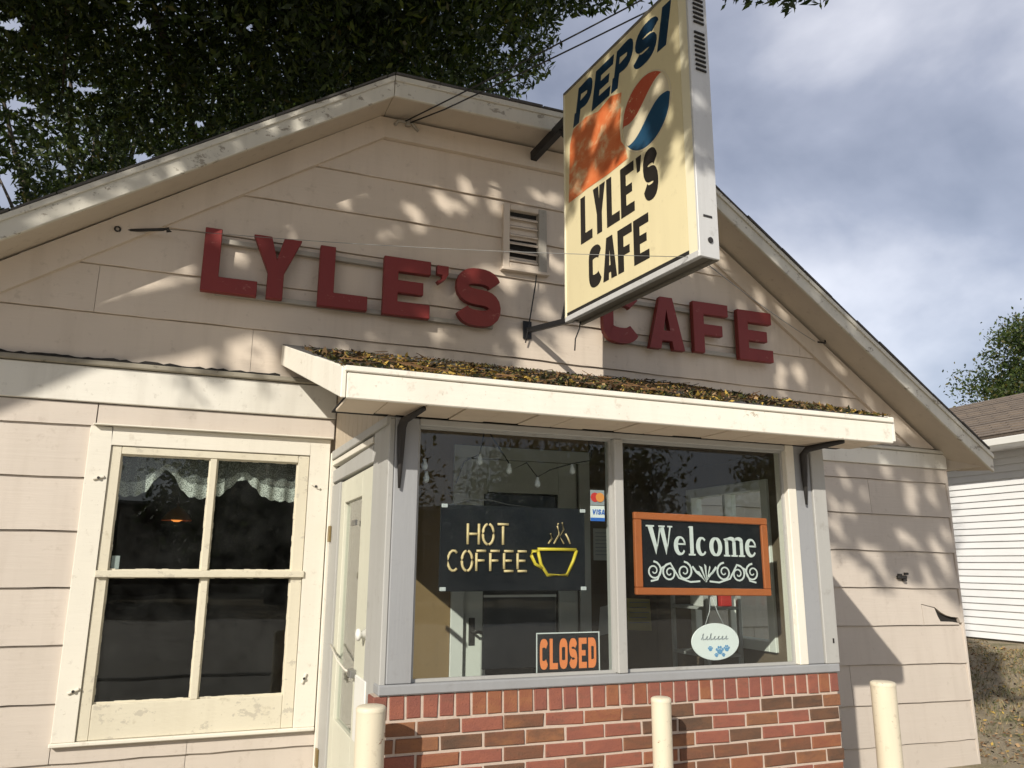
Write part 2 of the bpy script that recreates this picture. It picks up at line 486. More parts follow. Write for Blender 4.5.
def yard():
    m, t, out = newmat('dry grass and dirt')
    v = coords(t)
    a = mixc(t, (.30, .24, .16), (.42, .35, .24), noise(t, v, .8, 6, .65))
    c = mixc(t, a, (.13, .13, .05), thr(t, noise(t, v, 1.7, 7, .7), .5, .66))
    c = mixc(t, c, (.38, .27, .14), thr(t, noise(t, v, 34, 4, .75), .6, .7))
    bsdf(t, out, c, .95, noise(t, v, 40, 5, .75), .9, .05)
    return m
M['yard'] = yard()
def brickmat(name, a, b, c):
    m, t, out = newmat(name)
    v = coords(t, True)
    n1_ = noise(t, mapping(t, v, (9, 9, 22)), 1.0, 3, .6, .6)
    col = mixc(t, a, b, thr(t, n1_, .36, .64))
    col = mixc(t, col, c, scalef(t, thr(t, noise(t, mapping(t, v, (6, 6, 14)), 1.3, 3, .6), .55, .72), .75))
    g = noise(t, v, 130, 3, .7)
    col = mixc(t, col, (.03, .022, .018), scalef(t, thr(t, g, .60, .72), .45))
    bsdf(t, out, col, .9, g, .8, .004, spec=.15)
    return m
BR = [brickmat('red brick', (.24, .092, .066), (.28, .105, .07), (.18, .09, .065)), brickmat('orange red brick', (.235, .09, .055), (.27, .115, .06), (.18, .08, .055)),
      brickmat('brown brick', (.15, .078, .050), (.19, .085, .052), (.24, .11, .055)), brickmat('dark brown brick', (.105, .066, .046), (.15, .08, .05), (.17, .095, .055)),
      brickmat('tan brown brick', (.21, .10, .058), (.26, .12, .06), (.13, .075, .05)), brickmat('deep red brick', (.22, .084, .064), (.25, .095, .068), (.18, .09, .065))]
LEAF = [leafmat('leaf dark green', (.022, .036, .012), (.03, .055, .008)), leafmat('leaf green', (.042, .066, .018), (.09, .14, .016)),
        leafmat('leaf light green', (.075, .100, .025), (.18, .22, .03)), leafmat('leaf yellowing', (.11, .10, .03), (.24, .20, .04))]
LIT = [plain('brown leaf', (.16, .085, .035), .8), plain('yellow leaf', (.44, .29, .06), .75), plain('tan leaf', (.34, .22, .11), .8),
       plain('dark moss', (.035, .042, .018), .95), plain('olive leaf', (.12, .12, .035), .85), plain('dark leaf', (.045, .03, .018), .9)]

YF, YB = 5.32, 3.57     # facade plane, bay window plane

# ------------------------------------------------------------------ the ground
def sheet(name, x0, x1, y0, y1, z, mat):
    o = mesh(name, [(x0, y0, z), (x1, y0, z), (x1, y1, z), (x0, y1, z)], [(0, 1, 2, 3)], mat)
    return tag(o, kind='structure')
def rise(x, y):
    s = lambda a: a * a * (3 - 2 * a)
    return .44 * s(np.clip((x - 7.0) / 4.8, 0, 1)) * s(np.clip((y - 3.6) / 3.0, 0, 1))
def terrain():
    xs = np.concatenate([[-400, -120, -40, -15], np.arange(-6, 16.01, .5), [25, 60, 150, 400]])
    ys = np.concatenate([[-400, -120, -40, -16], np.arange(-8, 22.01, .5), [35, 80, 160, 400]])
    V, F = [], []
    for y in ys:
        for x in xs:
            near = 6.6 < x < 12 and 3 < y < 20
            V.append((x, y, rise(x, y) - .03 + (.03 * math.sin(x * 1.7 + y) + .025 * math.sin(y * 2.3 - x * .8) if near else 0)))
    n = len(xs)
    for j in range(len(ys) - 1):
        for i in range(n - 1):
            F.append((j * n + i, j * n + i + 1, (j + 1) * n + i + 1, (j + 1) * n + i))
    return tag(mesh('ground', V, F, M['yard'], smooth=True), kind='structure')
terrain()
sheet('road', -200, 200, -14, -1.6, .010, M['roadconc'])
pv = box('pavement', -60, 60, -1.5, 3.45, -.2, .06, M['concrete'], bev=.015); tag(pv, kind='structure')
kb = box('kerb', -60, 60, -1.62, -1.505, -.2, .10, M['concrete'], bev=.02); tag(kb, kind='structure')

# ------------------------------------------------------------------ the cafe building
cafe = empty('cafe_building', (2.1, YF, 0), 'beige clapboard cafe with clipped gable roof, brick fronted bay and white canopy', 'building')
GP = [(-1.95, -.05), (6.33, -.05), (6.33, 2.56), (3.16, 4.87), (.975, 4.87), (-1.95, 2.93)]
# backing wall round the openings (window, inner doorway)
wp = [rect(-1.95, -.56, 0, 2.6), rect(-.56, .62, 0, .66), rect(-.56, .62, 2.28, 2.6), rect(.62, 1.68, 0, 2.6), rect(2.59, 6.33, 0, 2.6), rect(1.68, 2.59, 2.34, 2.6),
      [(-1.95, 2.6), (6.27, 2.6), (3.16, 4.86), (.975, 4.86), (-1.95, 2.92)]]
slab_y('wall', wp, YF + .012, YF + .12, M['siding'], cafe)
slab_y('tar_paper', [rect(5.8, 6.31, .95, 1.35)], YF + .0105, YF + .0115, M['tar'], cafe)
box('side_wall', -1.95, -1.85, YF + .13, 14, 0, 2.9, M['siding'], cafe)
box('side_wall', 6.23, 6.328, YF + .13, 14, 0, 2.55, M['siding'], cafe)
box('back_wall', -1.84, 6.22, 13.9, 14, 0, 4.8, M['siding'], cafe)
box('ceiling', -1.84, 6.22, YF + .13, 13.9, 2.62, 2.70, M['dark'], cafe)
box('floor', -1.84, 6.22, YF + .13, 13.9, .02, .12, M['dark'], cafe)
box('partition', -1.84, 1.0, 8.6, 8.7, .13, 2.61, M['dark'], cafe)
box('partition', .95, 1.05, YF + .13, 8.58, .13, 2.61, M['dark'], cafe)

def board(poly, mat, z0, h, jag=None):
    """lap siding: thick proud lower edge, tucked upper edge"""
    if len(poly) < 3: return None
    (ax, az), (bx_, bz) = poly[0], poly[1]
    n = int((bx_ - ax) / .11)
    if n > 1:
        poly = [poly[0]] + [(ax + (bx_ - ax) * k / n, az + (bz - az) * k / n + random.uniform(-.0022, .0022) + .002 * math.sin(k * .9 + az * 7)) for k in range(1, n)] + list(poly[1:])
    f0 = lambda u, v: (u, YF - .021 + .017 * min(1, max(0, (v - z0) / h)), v)
    V, F = prism([poly], f0, lambda u, v: (u, YF + .010, v))
    return fixn(mesh('siding_board', V, F, mat, cafe))
G = .004
# left of the bay
rowsL = [2.54, 2.405, 2.09, 1.774, 1.451, 1.135, .819, .506, .19, -.04]
for i in range(len(rowsL) - 1):
    zt, zb = rowsL[i] - G, rowsL[i + 1]
    h = zt - zb
    segs = [(-1.95, -.682), (.748, .768)] if .62 < (zt + zb) / 2 < 2.40 else ([(-1.95, -.66), (-.655, .77)] if i == 0 else [(-1.95, .021), (.022, .77)])
    if zb < .61 < zt: segs = [(-1.95, -.682)]
    for a, b in segs:
        if b - a < .05: continue
        board([(a, zb + random.uniform(-.002, .002)), (b - .002, zb + random.uniform(-.002, .002)), (b - .002, zt), (a, zt)], M['siding'], zb, .316)
board([(-.68, .506), (.0215, .506), (.0215, .60), (-.68, .60)], M['siding'], .506, .316)
board([(.024, .508), (.77, .505), (.77, .60), (.024, .60)], M['siding'], .506, .316)
# right of the bay (settled: falls a little towards the corner)
rowsR = [(2.487, 2.472), (2.353, 2.344), (2.052, 2.036), (1.740, 1.724), (1.434, 1.412), (1.122, 1.105), (.815, .786), (.503, .484), (.185, .168), (-.04, -.04)]
HOLE = [(5.862, 1.286), (5.93, 1.272), (6.015, 1.256), (6.08, 1.212), (6.14, 1.186), (6.20, 1.172), (6.275, 1.166), (6.295, 1.12), (6.33, 1.128)]
for i in range(len(rowsR) - 1):
    (tl, tr), (bl, br) = rowsR[i], rowsR[i + 1]
    x0, x1 = 3.31, 6.33
    zl = lambda x, a, b: a + (b - a) * (x - 4.94) / (6.33 - 4.94)
    if i == 4:      # broken corner: the board's lower right piece is missing
        p = [(x0, zl(x0, bl, br)), (5.86, zl(5.86, bl, br))] + [(5.862, 1.20)] + HOLE + [(x1, tr - G), (x0, zl(x0, tl, tr) - G)]
        board(p, M['siding'], bl, .316)
        board([(5.868, zl(5.86, bl, br)), (6.28, zl(6.28, bl, br)), (6.275, 1.118), (6.20, 1.130), (6.06, 1.135), (6.035, 1.18), (6.010, 1.249), (5.93, 1.266), (5.868, 1.279)], M['siding'], bl, .316)
    else:
        j = {1: 5.4, 3: 4.2, 5: 4.1, 6: 5.02, 7: 4.0}.get(i)
        for a, b in ([(x0, x1)] if j is None else [(x0, j - .002), (j + .002, x1)]):
            board([(a, zl(a, bl, br)), (b, zl(b, bl, br)), (b, zl(b, tl, tr) - G), (a, zl(a, tl, tr) - G)], M['siding'], (bl + br) / 2, .316)
# gable
rowsG = [2.62, 2.802, 3.115, 3.432, 3.745, 4.057, 4.37, 4.69, 4.87]
jo = {1: [.20], 2: [-.75], 3: [4.75], 5: [2.9]}
dz = lambda x: -.014 * max(0, x - 1.6)
for i in range(len(rowsG) - 1):
    zb, zt = rowsG[i], rowsG[i + 1] - G
    cuts = sorted([-1.95, 1.6, 6.33] + jo.get(i, []))
    for a, b in zip(cuts[:-1], cuts[1:]):
        a2, b2 = a + (.0013 if a != 1.6 else 0), b - (.0013 if b != 1.6 else 0)
        p = [(a2, zb + dz(a2)), (b2, zb + dz(b2)), (b2, zt + dz(b2)), (a2, zt + dz(a2))]
        p = clip(p, -.662, 1, 4.869 - .662 * .975)
        p = clip(p, .727, 1, 4.86 + .727 * 3.16)
        p = clip(p, 0, 1, 4.865)
        # keep clear of the vent
        board(p, M['gable'], zb, .316)

# frieze bands and ledges
box('frieze_board', -1.97, .772, YF - .035, YF + .005, 2.543, 2.762, M['band'], cafe, .004)
box('drip_ledge', -1.97, .772, YF - .06, YF + .002, 2.766, 2.800, M['grime'], cafe, .006)
def ragged(name, x0, x1, zf, y0, y1, mat, lo=.004, hi=.02):
    top, bot = [], []
    n = int((x1 - x0) / .035)
    for k in range(n + 1):
        x = x0 + (x1 - x0) * k / n
        bot.append((x, zf(x) - random.uniform(0, .005))); top.append((x, zf(x) + random.uniform(lo, hi)))
    slab_y(name, [[bot[i], bot[i + 1], top[i + 1], top[i]] for i in range(n)], y0, y1, mat, cafe)
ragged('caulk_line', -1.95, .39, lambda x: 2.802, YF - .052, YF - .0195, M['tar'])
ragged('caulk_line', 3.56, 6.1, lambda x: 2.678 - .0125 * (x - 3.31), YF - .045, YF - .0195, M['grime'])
slab_y('frieze_board', [[(3.31, 2.50), (6.335, 2.472), (6.335, 2.606), (3.31, 2.645)]], YF - .035, YF + .005, M['band'], cafe, .004)
slab_y('drip_ledge', [[(3.31, 2.648), (6.34, 2.610), (6.34, 2.638), (3.31, 2.676)]], YF - .06, YF + .002, M['fascia'], cafe, .004)
box('corner_board', 6.318, 6.345, YF - .02, YF + .09, -.04, 2.47, M['siding'], cafe, .003)
# rake trim boards on the wall
slab_y('rake_trim_board', [[(-1.95, 2.70), (-1.95, 2.915), (.97, 4.85), (1.013, 4.69)]], YF - .045, YF - .001, M['gable'], cafe)
slab_y('rake_trim_board', [[(1.013, 4.69), (.97, 4.85), (3.165, 4.85), (3.125, 4.675)]], YF - .045, YF - .001, M['gable'], cafe)
slab_y('rake_trim_board', [[(3.13, 4.675), (3.17, 4.85), (6.19, 2.652), (5.915, 2.655)]], YF - .0452, YF - .001, M['gable'], cafe)
# roof
YO = 4.97
def ztop(x):
    return 4.99 + .655 * (x - 1.0) if x < 1 else (4.99 if x < 3.18 else 4.99 - .727 * (x - 3.18))
XL, XR = -2.35, 6.49
roof_v = [(XL, YO, ztop(XL)), (1.0, YO, 4.99), (3.18, YO, 4.99), (XR, YO, ztop(XR)), (2.09, 6.3, 5.70), (2.09, 14.2, 5.70), (XL, 14.2, ztop(XL)), (XR, 14.2, ztop(XR))]
rf = [(0, 1, 4, 5, 6), (1, 2, 4), (2, 3, 7, 5, 4)]
up = [(x, y, z + .010) for x, y, z in roof_v]
V = roof_v + up
F = [tuple(reversed(f)) for f in rf] + [tuple(i + 8 for i in f) for f in rf]
ring = [0, 1, 2, 3, 7, 5, 6]
for i in range(7):
    a, b = ring[i], ring[(i + 1) % 7]
    F.append((a, b, b + 8, a + 8))
roof = fixn(mesh('roof', V, F, M['shingle'], cafe))
# shingle tabs showing along the front edge
def tabs():
    me = {}
    x = XL
    while x < XR - .05:
        L = random.uniform(.22, .34)
        x1 = min(x + L, XR)
        for kn in (1.0, 3.18):
            if x < kn - .01 < x1: x1 = kn
        oy = random.uniform(0, .010); oz = random.uniform(0, .010)
        p = [(x + .004, ztop(x + .001) - .004), (x1 - .004, ztop(x1 - .001) - .004), (x1 - .004, ztop(x1 - .001) + .008 + oz), (x + .004, ztop(x + .001) + .008 + oz)]
        slab_y('shingle', [p], YO - .047 - oy, YO - .006, M['shingledark'], roof)
        x = x1
tabs()
H = .165
def fas(x0, x1, h0=H, h1=H):
    p = [(x0, ztop(x0) - h0), (x1, ztop(x1) - h1), (x1, ztop(x1) - .006), (x0, ztop(x0) - .006)]
    slab_y('fascia_board', [p], YO - .03, YO - .003, M['fascia'], cafe, .004)
    q = [(x0, ztop(x0) - .05), (x1, ztop(x1) - .05), (x1, ztop(x1) - .007), (x0, ztop(x0) - .007)]
    slab_y('drip_strip', [q], YO - .045, YO - .031, M['fascia'], cafe, .003)
fas(XL, .998); fas(1.002, 3.178); fas(3.182, XR)
def sof(x0, x1):
    a, b = ztop(x0) - H + .02, ztop(x1) - H + .02
    V = [(x0, YO, a), (x1, YO, b), (x1, YF - .002, b + .03), (x0, YF - .002, a + .03)]
    V += [(x, y, z + .012) for x, y, z in V]
    F = [(0, 1, 2, 3), (7, 6, 5, 4), (0, 4, 5, 1), (1, 5, 6, 2), (2, 6, 7, 3), (3, 7, 4, 0)]
    fixn(mesh('soffit_board', V, F, M['soffit'], cafe))
sof(XL, 1.0); sof(1.003, 3.177); sof(3.18, XR)
# boxed eave at the right corner
V = [(6.35, YF - .01, 2.60), (6.35, YF - .01, 2.47), (6.46, YO + .005, 2.475), (6.46, YO + .005, 2.53), (6.35, 14, 2.47), (6.46, 14, 2.475), (6.35, 14, 2.6), (6.46, 14, 2.53)]
F = [(0, 1, 2, 3), (1, 4, 5, 2), (0, 3, 7, 6), (3, 2, 5, 7)]
fixn(mesh('eave_box', V, F, M['soffit'], cafe))
slab_x('side_fascia_board', [rect(YO, 14.1, ztop(XR) - .11, ztop(XR) - .004)], XR - .03, XR - .004, M['fascia'], cafe)

# gable vent with louvres
vent = box('vent', 2.012, 2.245, YF - .012, YF + .02, 3.85, 4.28, M['tar'], cafe)
for nm, a in (('frame', (1.955, 2.008, 3.80, 4.325)), ('frame', (2.25, 2.318, 3.80, 4.325)), ('frame', (2.009, 2.249, 4.283, 4.325)), ('frame', (2.009, 2.249, 3.80, 3.846))):
    box(nm, a[0], a[1], YF - .052, YF - .006, a[2], a[3], M['rail'] if a[0] > 2.2 else M['gable'], vent, .004)
box('sill', 1.94, 2.335, YF - .07, YF - .004, 3.775, 3.798, M['gable'], vent, .003)
for k in range(6):
    z = 3.868 + k * .070
    V = [(2.012, YF - .045, z), (2.246, YF - .045, z), (2.246, YF - .013, z + .026), (2.012, YF - .013, z + .026)]
    V += [(x, y + .004, z - .008) for x, y, z in V]
    F = [(0, 1, 2, 3), (7, 6, 5, 4), (0, 4, 5, 1), (1, 5, 6, 2), (2, 6, 7, 3), (3, 7, 4, 0)]
    fixn(mesh('louvre', V, F, M['gable'], vent))

# ---- left window
win = slab_y('window', [rect(-.682, -.562, .615, 2.398), rect(.618, .746, .615, 2.398), rect(-.562, .618, 2.285, 2.398)], YF - .045, YF - .002, M['trim'], cafe, .003)
box('sill', -.69, .747, YF - .058, YF - .002, .592, .6145, M['trim'], win, .005)
box('drip_cap', -.665, .755, YF - .085, YF - .003, 2.400, 2.4085, M['trim'], win, .002)
S = M['sash']
def bx_y(nm, a, b, c, d, y0, y1, m, par, bv=.003): return box(nm, a, b, y0, y1, c, d, m, par, bv)
bx_y('stile', -.560, -.499, .6165, 2.282, YF - .034, YF + .012, S, win)
bx_y('stile', .547, .616, .6165, 2.282, YF - .034, YF + .012, S, win)
bx_y('rail', -.498, .546, 2.236, 2.282, YF - .034, YF + .012, S, win)
bx_y('rail', -.498, .546, .6165, .806, YF - .034, YF + .012, S, win)
bx_y('rail', -.56, .625, 1.508, 1.548, YF - .060, YF - .0345, S, win)
bx_y('rail', -.498, .546, 1.511, 1.545, YF - .0340, YF + .012, S, win)
bx_y('muntin', .010, .050, 1.546, 2.235, YF - .030, YF + .012, S, win)
bx_y('muntin', .016, .058, .807, 1.510, YF - .030, YF + .012, S, win)
for a, b, c, d in ((-.499, .010, 1.545, 2.236), (.050, .547, 1.545, 2.236), (-.499, .016, .806, 1.511), (.058, .547, .806, 1.511)):
    p = box('pane', a, b, YF - .006, YF - .003, c, d, M['glass2'], win)
    # crumbling putty line round the pane
    q = []
    for u0, u1, w0, w1 in ((a, b, c, c + .012), (a, b, d - .010, d), (a, a + .009, c + .012, d - .010), (b - .009, b, c + .012, d - .010)):
        n = max(3, int(((u1 - u0) if u1 - u0 > w1 - w0 else (w1 - w0)) / .035))
        for k in range(n):
            r = random.uniform(.7, 1.1)
            if u1 - u0 > w1 - w0:
                x0_, x1_ = u0 + (u1 - u0) * k / n, u0 + (u1 - u0) * (k + 1) / n
                q.append(rect(x0_, x1_, w0, w0 + .012 * r) if w0 == c else rect(x0_, x1_, w1 - .010 * r, w1))
            else:
                z0_, z1_ = w0 + (w1 - w0) * k / n, w0 + (w1 - w0) * (k + 1) / n
                q.append(rect(u0, u0 + .009 * r, z0_, z1_) if u0 == a else rect(u1 - .009 * r, u1, z0_, z1_))
    slab_y('putty', q, YF - .012, YF - .007, S, win)
for x, z, an in ((-.605, 2.085, .3), (.665, 2.085, -.5), (-.60, .885, .4), (.665, .90, 1.2)):
    c, s = math.cos(an), math.sin(an)
    p = [(x + u * c - v * s, z + u * s + v * c) for u, v in ((-.032, -.007), (.032, -.007), (.032, .007), (-.032, .007))]
    slab_y('turn_button', [p], YF - .058, YF - .046, M['trim'], win, .003)
    slab_y('screw', [arc(x, z, .008, .008, 0, 330, 11)], YF - .063, YF - .0585, M['iron'], win)
# corner casing next to the side door
box('corner_casing', .752, .80, YF - .06, YF - .021, .02, 2.31, M['trim'], cafe, .004)

# ---- brick front of the bay
bw = box('brick_wall', .752, 3.282, YB + .007, YB + .11, 0, 1.036, M['mortar'], cafe)
def brick_mesh(L, Hh, D, mat, seed):
    r = random.Random(seed)
    V, F = box_vf(0, L, 0, D, 0, Hh)
    V = [(x + r.uniform(-.002, .002), y + (r.uniform(-.002, .002) if y == 0 else 0), z + r.uniform(-.002, .002)) for x, y, z in V]
    me = bpy.data.meshes.new('brick'); me.from_pydata(V, [], F); me.materials.append(mat)
    bm = bmesh.new(); bm.from_mesh(me); bmesh.ops.recalc_face_normals(bm, faces=bm.faces)
    bmesh.ops.bevel(bm, geom=[e for e in bm.edges if all(v.co.y < .01 for v in e.verts)], offset=r.uniform(.002, .0055), segments=1, affect='EDGES')
    bm.to_mesh(me); bm.free()
    return me
cache = {}
def brick(x, z, L, Hh, ci, D=.10):
    k = (round(L, 3), round(Hh, 3), ci, random.randrange(5))
    if k not in cache: cache[k] = brick_mesh(L, Hh, D, BR[ci], hash(k) % 999)
    o = bpy.data.objects.new('brick', cache[k])
    o.location = (x, YB + random.uniform(-.002, .002), z)
    COL.objects.link(o); o.parent = bw
    o.matrix_parent_inverse = Matrix()
x = .746
while x < 3.24:
    L = min(.0640, 3.29 - x); brick(x, .9395, L, .096, random.choice([0, 0, 5, 5, 0, 1])); x += .0755
PAL = [0, 1, 2, 3, 4, 2, 3, 4, 5, 3, 0, 2]
for r in range(14):
    z = .928 - .0677 * (r + 1) + .010
    x = .746
    off = .0965 + .005 if r % 2 else 0
    first = True
    while x < 3.27:
        L = .1915
        if first and off: L = .0955
        first = False
        L = min(L, 3.290 - x)
        if L > .03: brick(x, z, L, .0560, random.choice(PAL))
        x += L + .0115

# ---- bay window
bay = box('bay_sill', .765, 3.30, YB - .010, YB + .10, 1.0385, 1.083, M['grey'], cafe, .006)
box('post', .800, .914, YB, YB + .12, 1.084, 2.268, M['grey'], bay, .004)
box('post', .772, .7995, YB + .008, YB + .36, .02, 2.262, M['greylight'], bay, .004)
box('mullion', 1.942, 1.995, YB - .004, YB + .10, 1.084, 2.235, M['greylight'], bay, .004)
box('jamb', 3.037, 3.095, YB - .006, YB + .10, 1.084, 2.268, M['trim'], bay, .004)
box('post', 3.0955, 3.208, YB + .002, YB + .12, 1.084, 2.268, M['grey'], bay, .004)
box('corner_strip', 3.2085, 3.302, YB - .010, YB + .12, 1.084, 2.268, M['greylight'], bay, .004)
box('head', .9145, 3.0365, YB - .002, YB + .10, 2.236, 2.268, M['greylight'], bay, .004)
for a, b in ((.914, 1.942), (1.995, 3.037)):
    box('pane', a, b, YB + .045, YB + .050, 1.084, 2.236, M['glass'], bay)
    slab_y('glazing_bead', [rect(a, b, 1.084, 1.098), rect(a, b, 2.224, 2.236), rect(a, a + .012, 1.098, 2.224), rect(b - .012, b, 1.098, 2.224)], YB + .028, YB + .044, M['greylight'], bay)
box('nail_hole', 3.262, 3.272, YB - .012, YB - .0095, 1.19, 1.215, M['tar'], bay)
# right side wall of the bay, with a small window, and its inside
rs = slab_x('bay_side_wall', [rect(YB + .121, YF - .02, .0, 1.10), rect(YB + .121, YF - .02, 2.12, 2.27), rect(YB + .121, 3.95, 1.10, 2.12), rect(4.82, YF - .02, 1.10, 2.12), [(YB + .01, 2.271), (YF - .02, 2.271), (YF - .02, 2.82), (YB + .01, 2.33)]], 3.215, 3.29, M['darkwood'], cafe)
for a, b, c, d in ((3.95, 4.01, 1.10, 2.12), (4.76, 4.82, 1.10, 2.12), (4.01, 4.76, 1.10, 1.16), (4.01, 4.76, 2.06, 2.12), (4.37, 4.40, 1.16, 2.06)):
    slab_x('side_window_frame', [rect(a, b, c, d)], 3.195, 3.285, M['innerdoor'], rs, .004)
slab_x('side_pane', [rect(4.01, 4.76, 1.16, 2.06)], 3.245, 3.249, M['glass'], rs)
# left side wall above the door: vertical planks up to the canopy
zt = lambda y: 2.41 + (y - 3.27) * .3 - .065
y = YB + .01
while y < YF - .06:
    y1 = min(y + .148, YF - .045)
    slab_x('plank', [[(y, 2.275 + (y - YB) * .027), (y1 - .006, 2.275 + (y1 - YB) * .027), (y1 - .006, zt(y1)), (y, zt(y))]], .775, .80, M['plank'], cafe, .002)
    y = y1
# ---- side door in the bay's left flank
D0 = .770
dfr = slab_x('door_frame', [rect(4.945, 5.255, .02, 2.09), [(3.94, 2.0955), (5.255, 2.11), (5.255, 2.19), (3.94, 2.185)]], D0, D0 + .09, M['greylight'], cafe, .003)
slab_x('header_board', [[(YB + .012, 2.2325), (5.258, 2.262), (5.258, 2.318), (YB + .012, 2.271)]], D0 - .014, D0 + .10, M['greylight'], dfr, .003)
slab_x('header_board', [[(YB + .37, 2.193), (5.256, 2.222), (5.256, 2.255), (YB + .37, 2.226)]], D0 - .006, D0 + .10, M['trim'], dfr, .003)
dr = slab_x('side_door', [rect(3.94, 4.25, .06, 2.085), rect(4.80, 4.94, .06, 2.085), rect(4.2505, 4.7995, 1.95, 2.085), rect(4.2505, 4.7995, .06, .74)], D0 + .012, D0 + .052, M['door'], cafe, .003)
slab_x('pane', [rect(4.25, 4.80, .74, 1.95)], D0 + .03, D0 + .034, M['glass'], dr)
slab_x('push_plate', [rect(3.86, 4.12, .76, 1.06)], D0 - .004, D0 + .0115, M['white'], dr, .003)
V, F = tube_vf([(D0 - .035, 3.99, 1.26), (D0 - .028, 3.99, 1.26), (D0 - .015, 3.99, 1.26), (D0 - .008, 3.99, 1.26), (D0 + .012, 3.99, 1.26)], [.012, .028, .03, .016, .03], 12)
mesh('knob', V, F, M['white'], dr, True)
tube('chain', [(D0 - .01, 4.90, 1.13), (D0 - .014, 4.6, 1.075), (D0 - .014, 4.35, 1.055), (D0 - .01, 4.22, 1.06)], .006, M['trim'], dr, 6)
box('latch', D0 - .02, D0 + .0115, 4.17, 4.25, 1.035, 1.075, M['steel'], dr, .003)
for z in (1.78, .45): box('hinge', D0 - .016, D0 - .001, 5.18, 5.245, z - .05, z + .05, M['brass'], dfr, .003)
slab_x('reflector', [rect(4.35, 4.48, 1.80, 1.83)], D0 + .0, D0 + .0118, M['steel'], dr)

# ---- inside the bay
slab_y('panelling', [rect(.80, 1.20, .12, 2.80), rect(1.204, 1.604, .12, 2.80), rect(1.604, 2.66, 2.42, 2.80)], YF - .032, YF - .0205, M['wood'], cafe)
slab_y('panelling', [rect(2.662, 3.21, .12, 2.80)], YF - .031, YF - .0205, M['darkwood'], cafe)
box('bay_floor', .80, 3.21, YB + .115, YF - .035, .02, .11, M['bayfloor'], cafe)
idr = slab_y('inner_door', [rect(1.70, 1.868, .13, 2.33), rect(2.42, 2.57, .13, 2.33), rect(1.8685, 2.4195, 2.10, 2.33), rect(1.8685, 2.4195, .13, .40)], YF - .015, YF + .03, M['innerdoor'], cafe, .003)
slab_y('door_pane', [rect(1.868, 2.42, .40, 2.10)], YF + .0, YF + .006, M['doorglass'], idr)
slab_y('door_bar', [rect(1.869, 2.419, 1.455, 1.475)], YF - .012, YF - .002, M['steel'], idr)
slab_y('casing', [rect(1.605, 1.695, .12, 2.33), rect(2.575, 2.66, .12, 2.33), rect(1.605, 2.66, 2.331, 2.42)], YF - .050, YF - .0325, M['white'], idr, .003)
tube('handle', [(1.765, YF - .015, 1.15), (1.765, YF - .075, 1.15), (1.80, YF - .08, 1.15), (1.88, YF - .075, 1.135)], .010, M['iron'], idr, 8)
slab_y('handle_plate', [rect(1.742, 1.786, 1.06, 1.24)], YF - .022, YF - .0155, M['iron'], idr, .003)

# ---- canopy
can = mesh('canopy', *(lambda: (
    [(.49, 3.275, 2.375), (3.52, 3.275, 2.375), (3.53, YF - .02, 2.99), (.395, YF - .02, 2.99), (.49, 3.275, 2.413), (3.52, 3.275, 2.413), (3.53, YF - .02, 3.028), (.395, YF - .02, 3.028)],
    [(3, 2, 1, 0), (4, 5, 6, 7), (0, 1, 5, 4), (1, 2, 6, 5), (2, 3, 7, 6), (3, 0, 4, 7)]))(), M['shingledark'], cafe)
fixn(can)
slab_y('fascia_board', [[(.512, 2.272), (3.515, 2.262), (3.52, 2.375), (.512, 2.385)]], 3.250, 3.272, M['canopyw'], can, .004)
slab_y('drip_edge', [[(.500, 2.3865), (3.523, 2.3765), (3.526, 2.402), (.500, 2.412)]], 3.240, 3.273, M['canopyw'], can, .004)
def cheek(xa, xb, th):
    A = [(3.252, 2.272), (YF - .022, 2.885), (YF - .022, 3.022), (3.252, 2.409)]
    V, F = prism([A], lambda u, v: (xa + (xb - xa) * (u - 3.25) / 2.05, u, v), lambda u, v: (xa + (xb - xa) * (u - 3.25) / 2.05 + th, u, v))
    o = fixn(mesh('cheek_board', V, F, M['canopyw'], can)); bevel(o, .004)
cheek(.488, .390, .022); cheek(3.516, 3.527, .022)
x = .515
while x < 3.50:
    x1 = min(x + .178, 3.513)
    box('soffit_panel', x + .003, x1 - .003, 3.2735, 3.566, 2.2705 + (.004 if random.random() < .3 else 0), 2.284, M['wsoffit'], can, .002)
    x = x1
box('soffit_backing', .515, 3.513, 3.2735, YB + .11, 2.285, 2.292, M['tar'], can)
for (x, xo) in ((.822, .86), (3.15, 3.21)):
    tube('bracket', [(x, YB - .014, 1.935), (x, YB - .016, 2.10), (x, YB - .02, 2.215), (x + .005, YB - .05, 2.245), (xo, YB - .27, 2.262)], [.006, .017, .022, .020, .012], M['iron'], can, 6)

# small black fitting on the right wall
fx = box('wall_fitting', 5.60, 5.70, YF - .05, YF - .02, 1.495, 1.525, M['iron'], cafe, .006)
fx.rotation_euler = (0, 0, 0)
for dx, dz_ in ((.01, .02), (.06, -.025), (.085, .03)):
    box('prong', 5.60 + dx, 5.63 + dx, YF - .055, YF - .022, 1.50 + dz_, 1.52 + dz_, M['iron'], fx, .004)

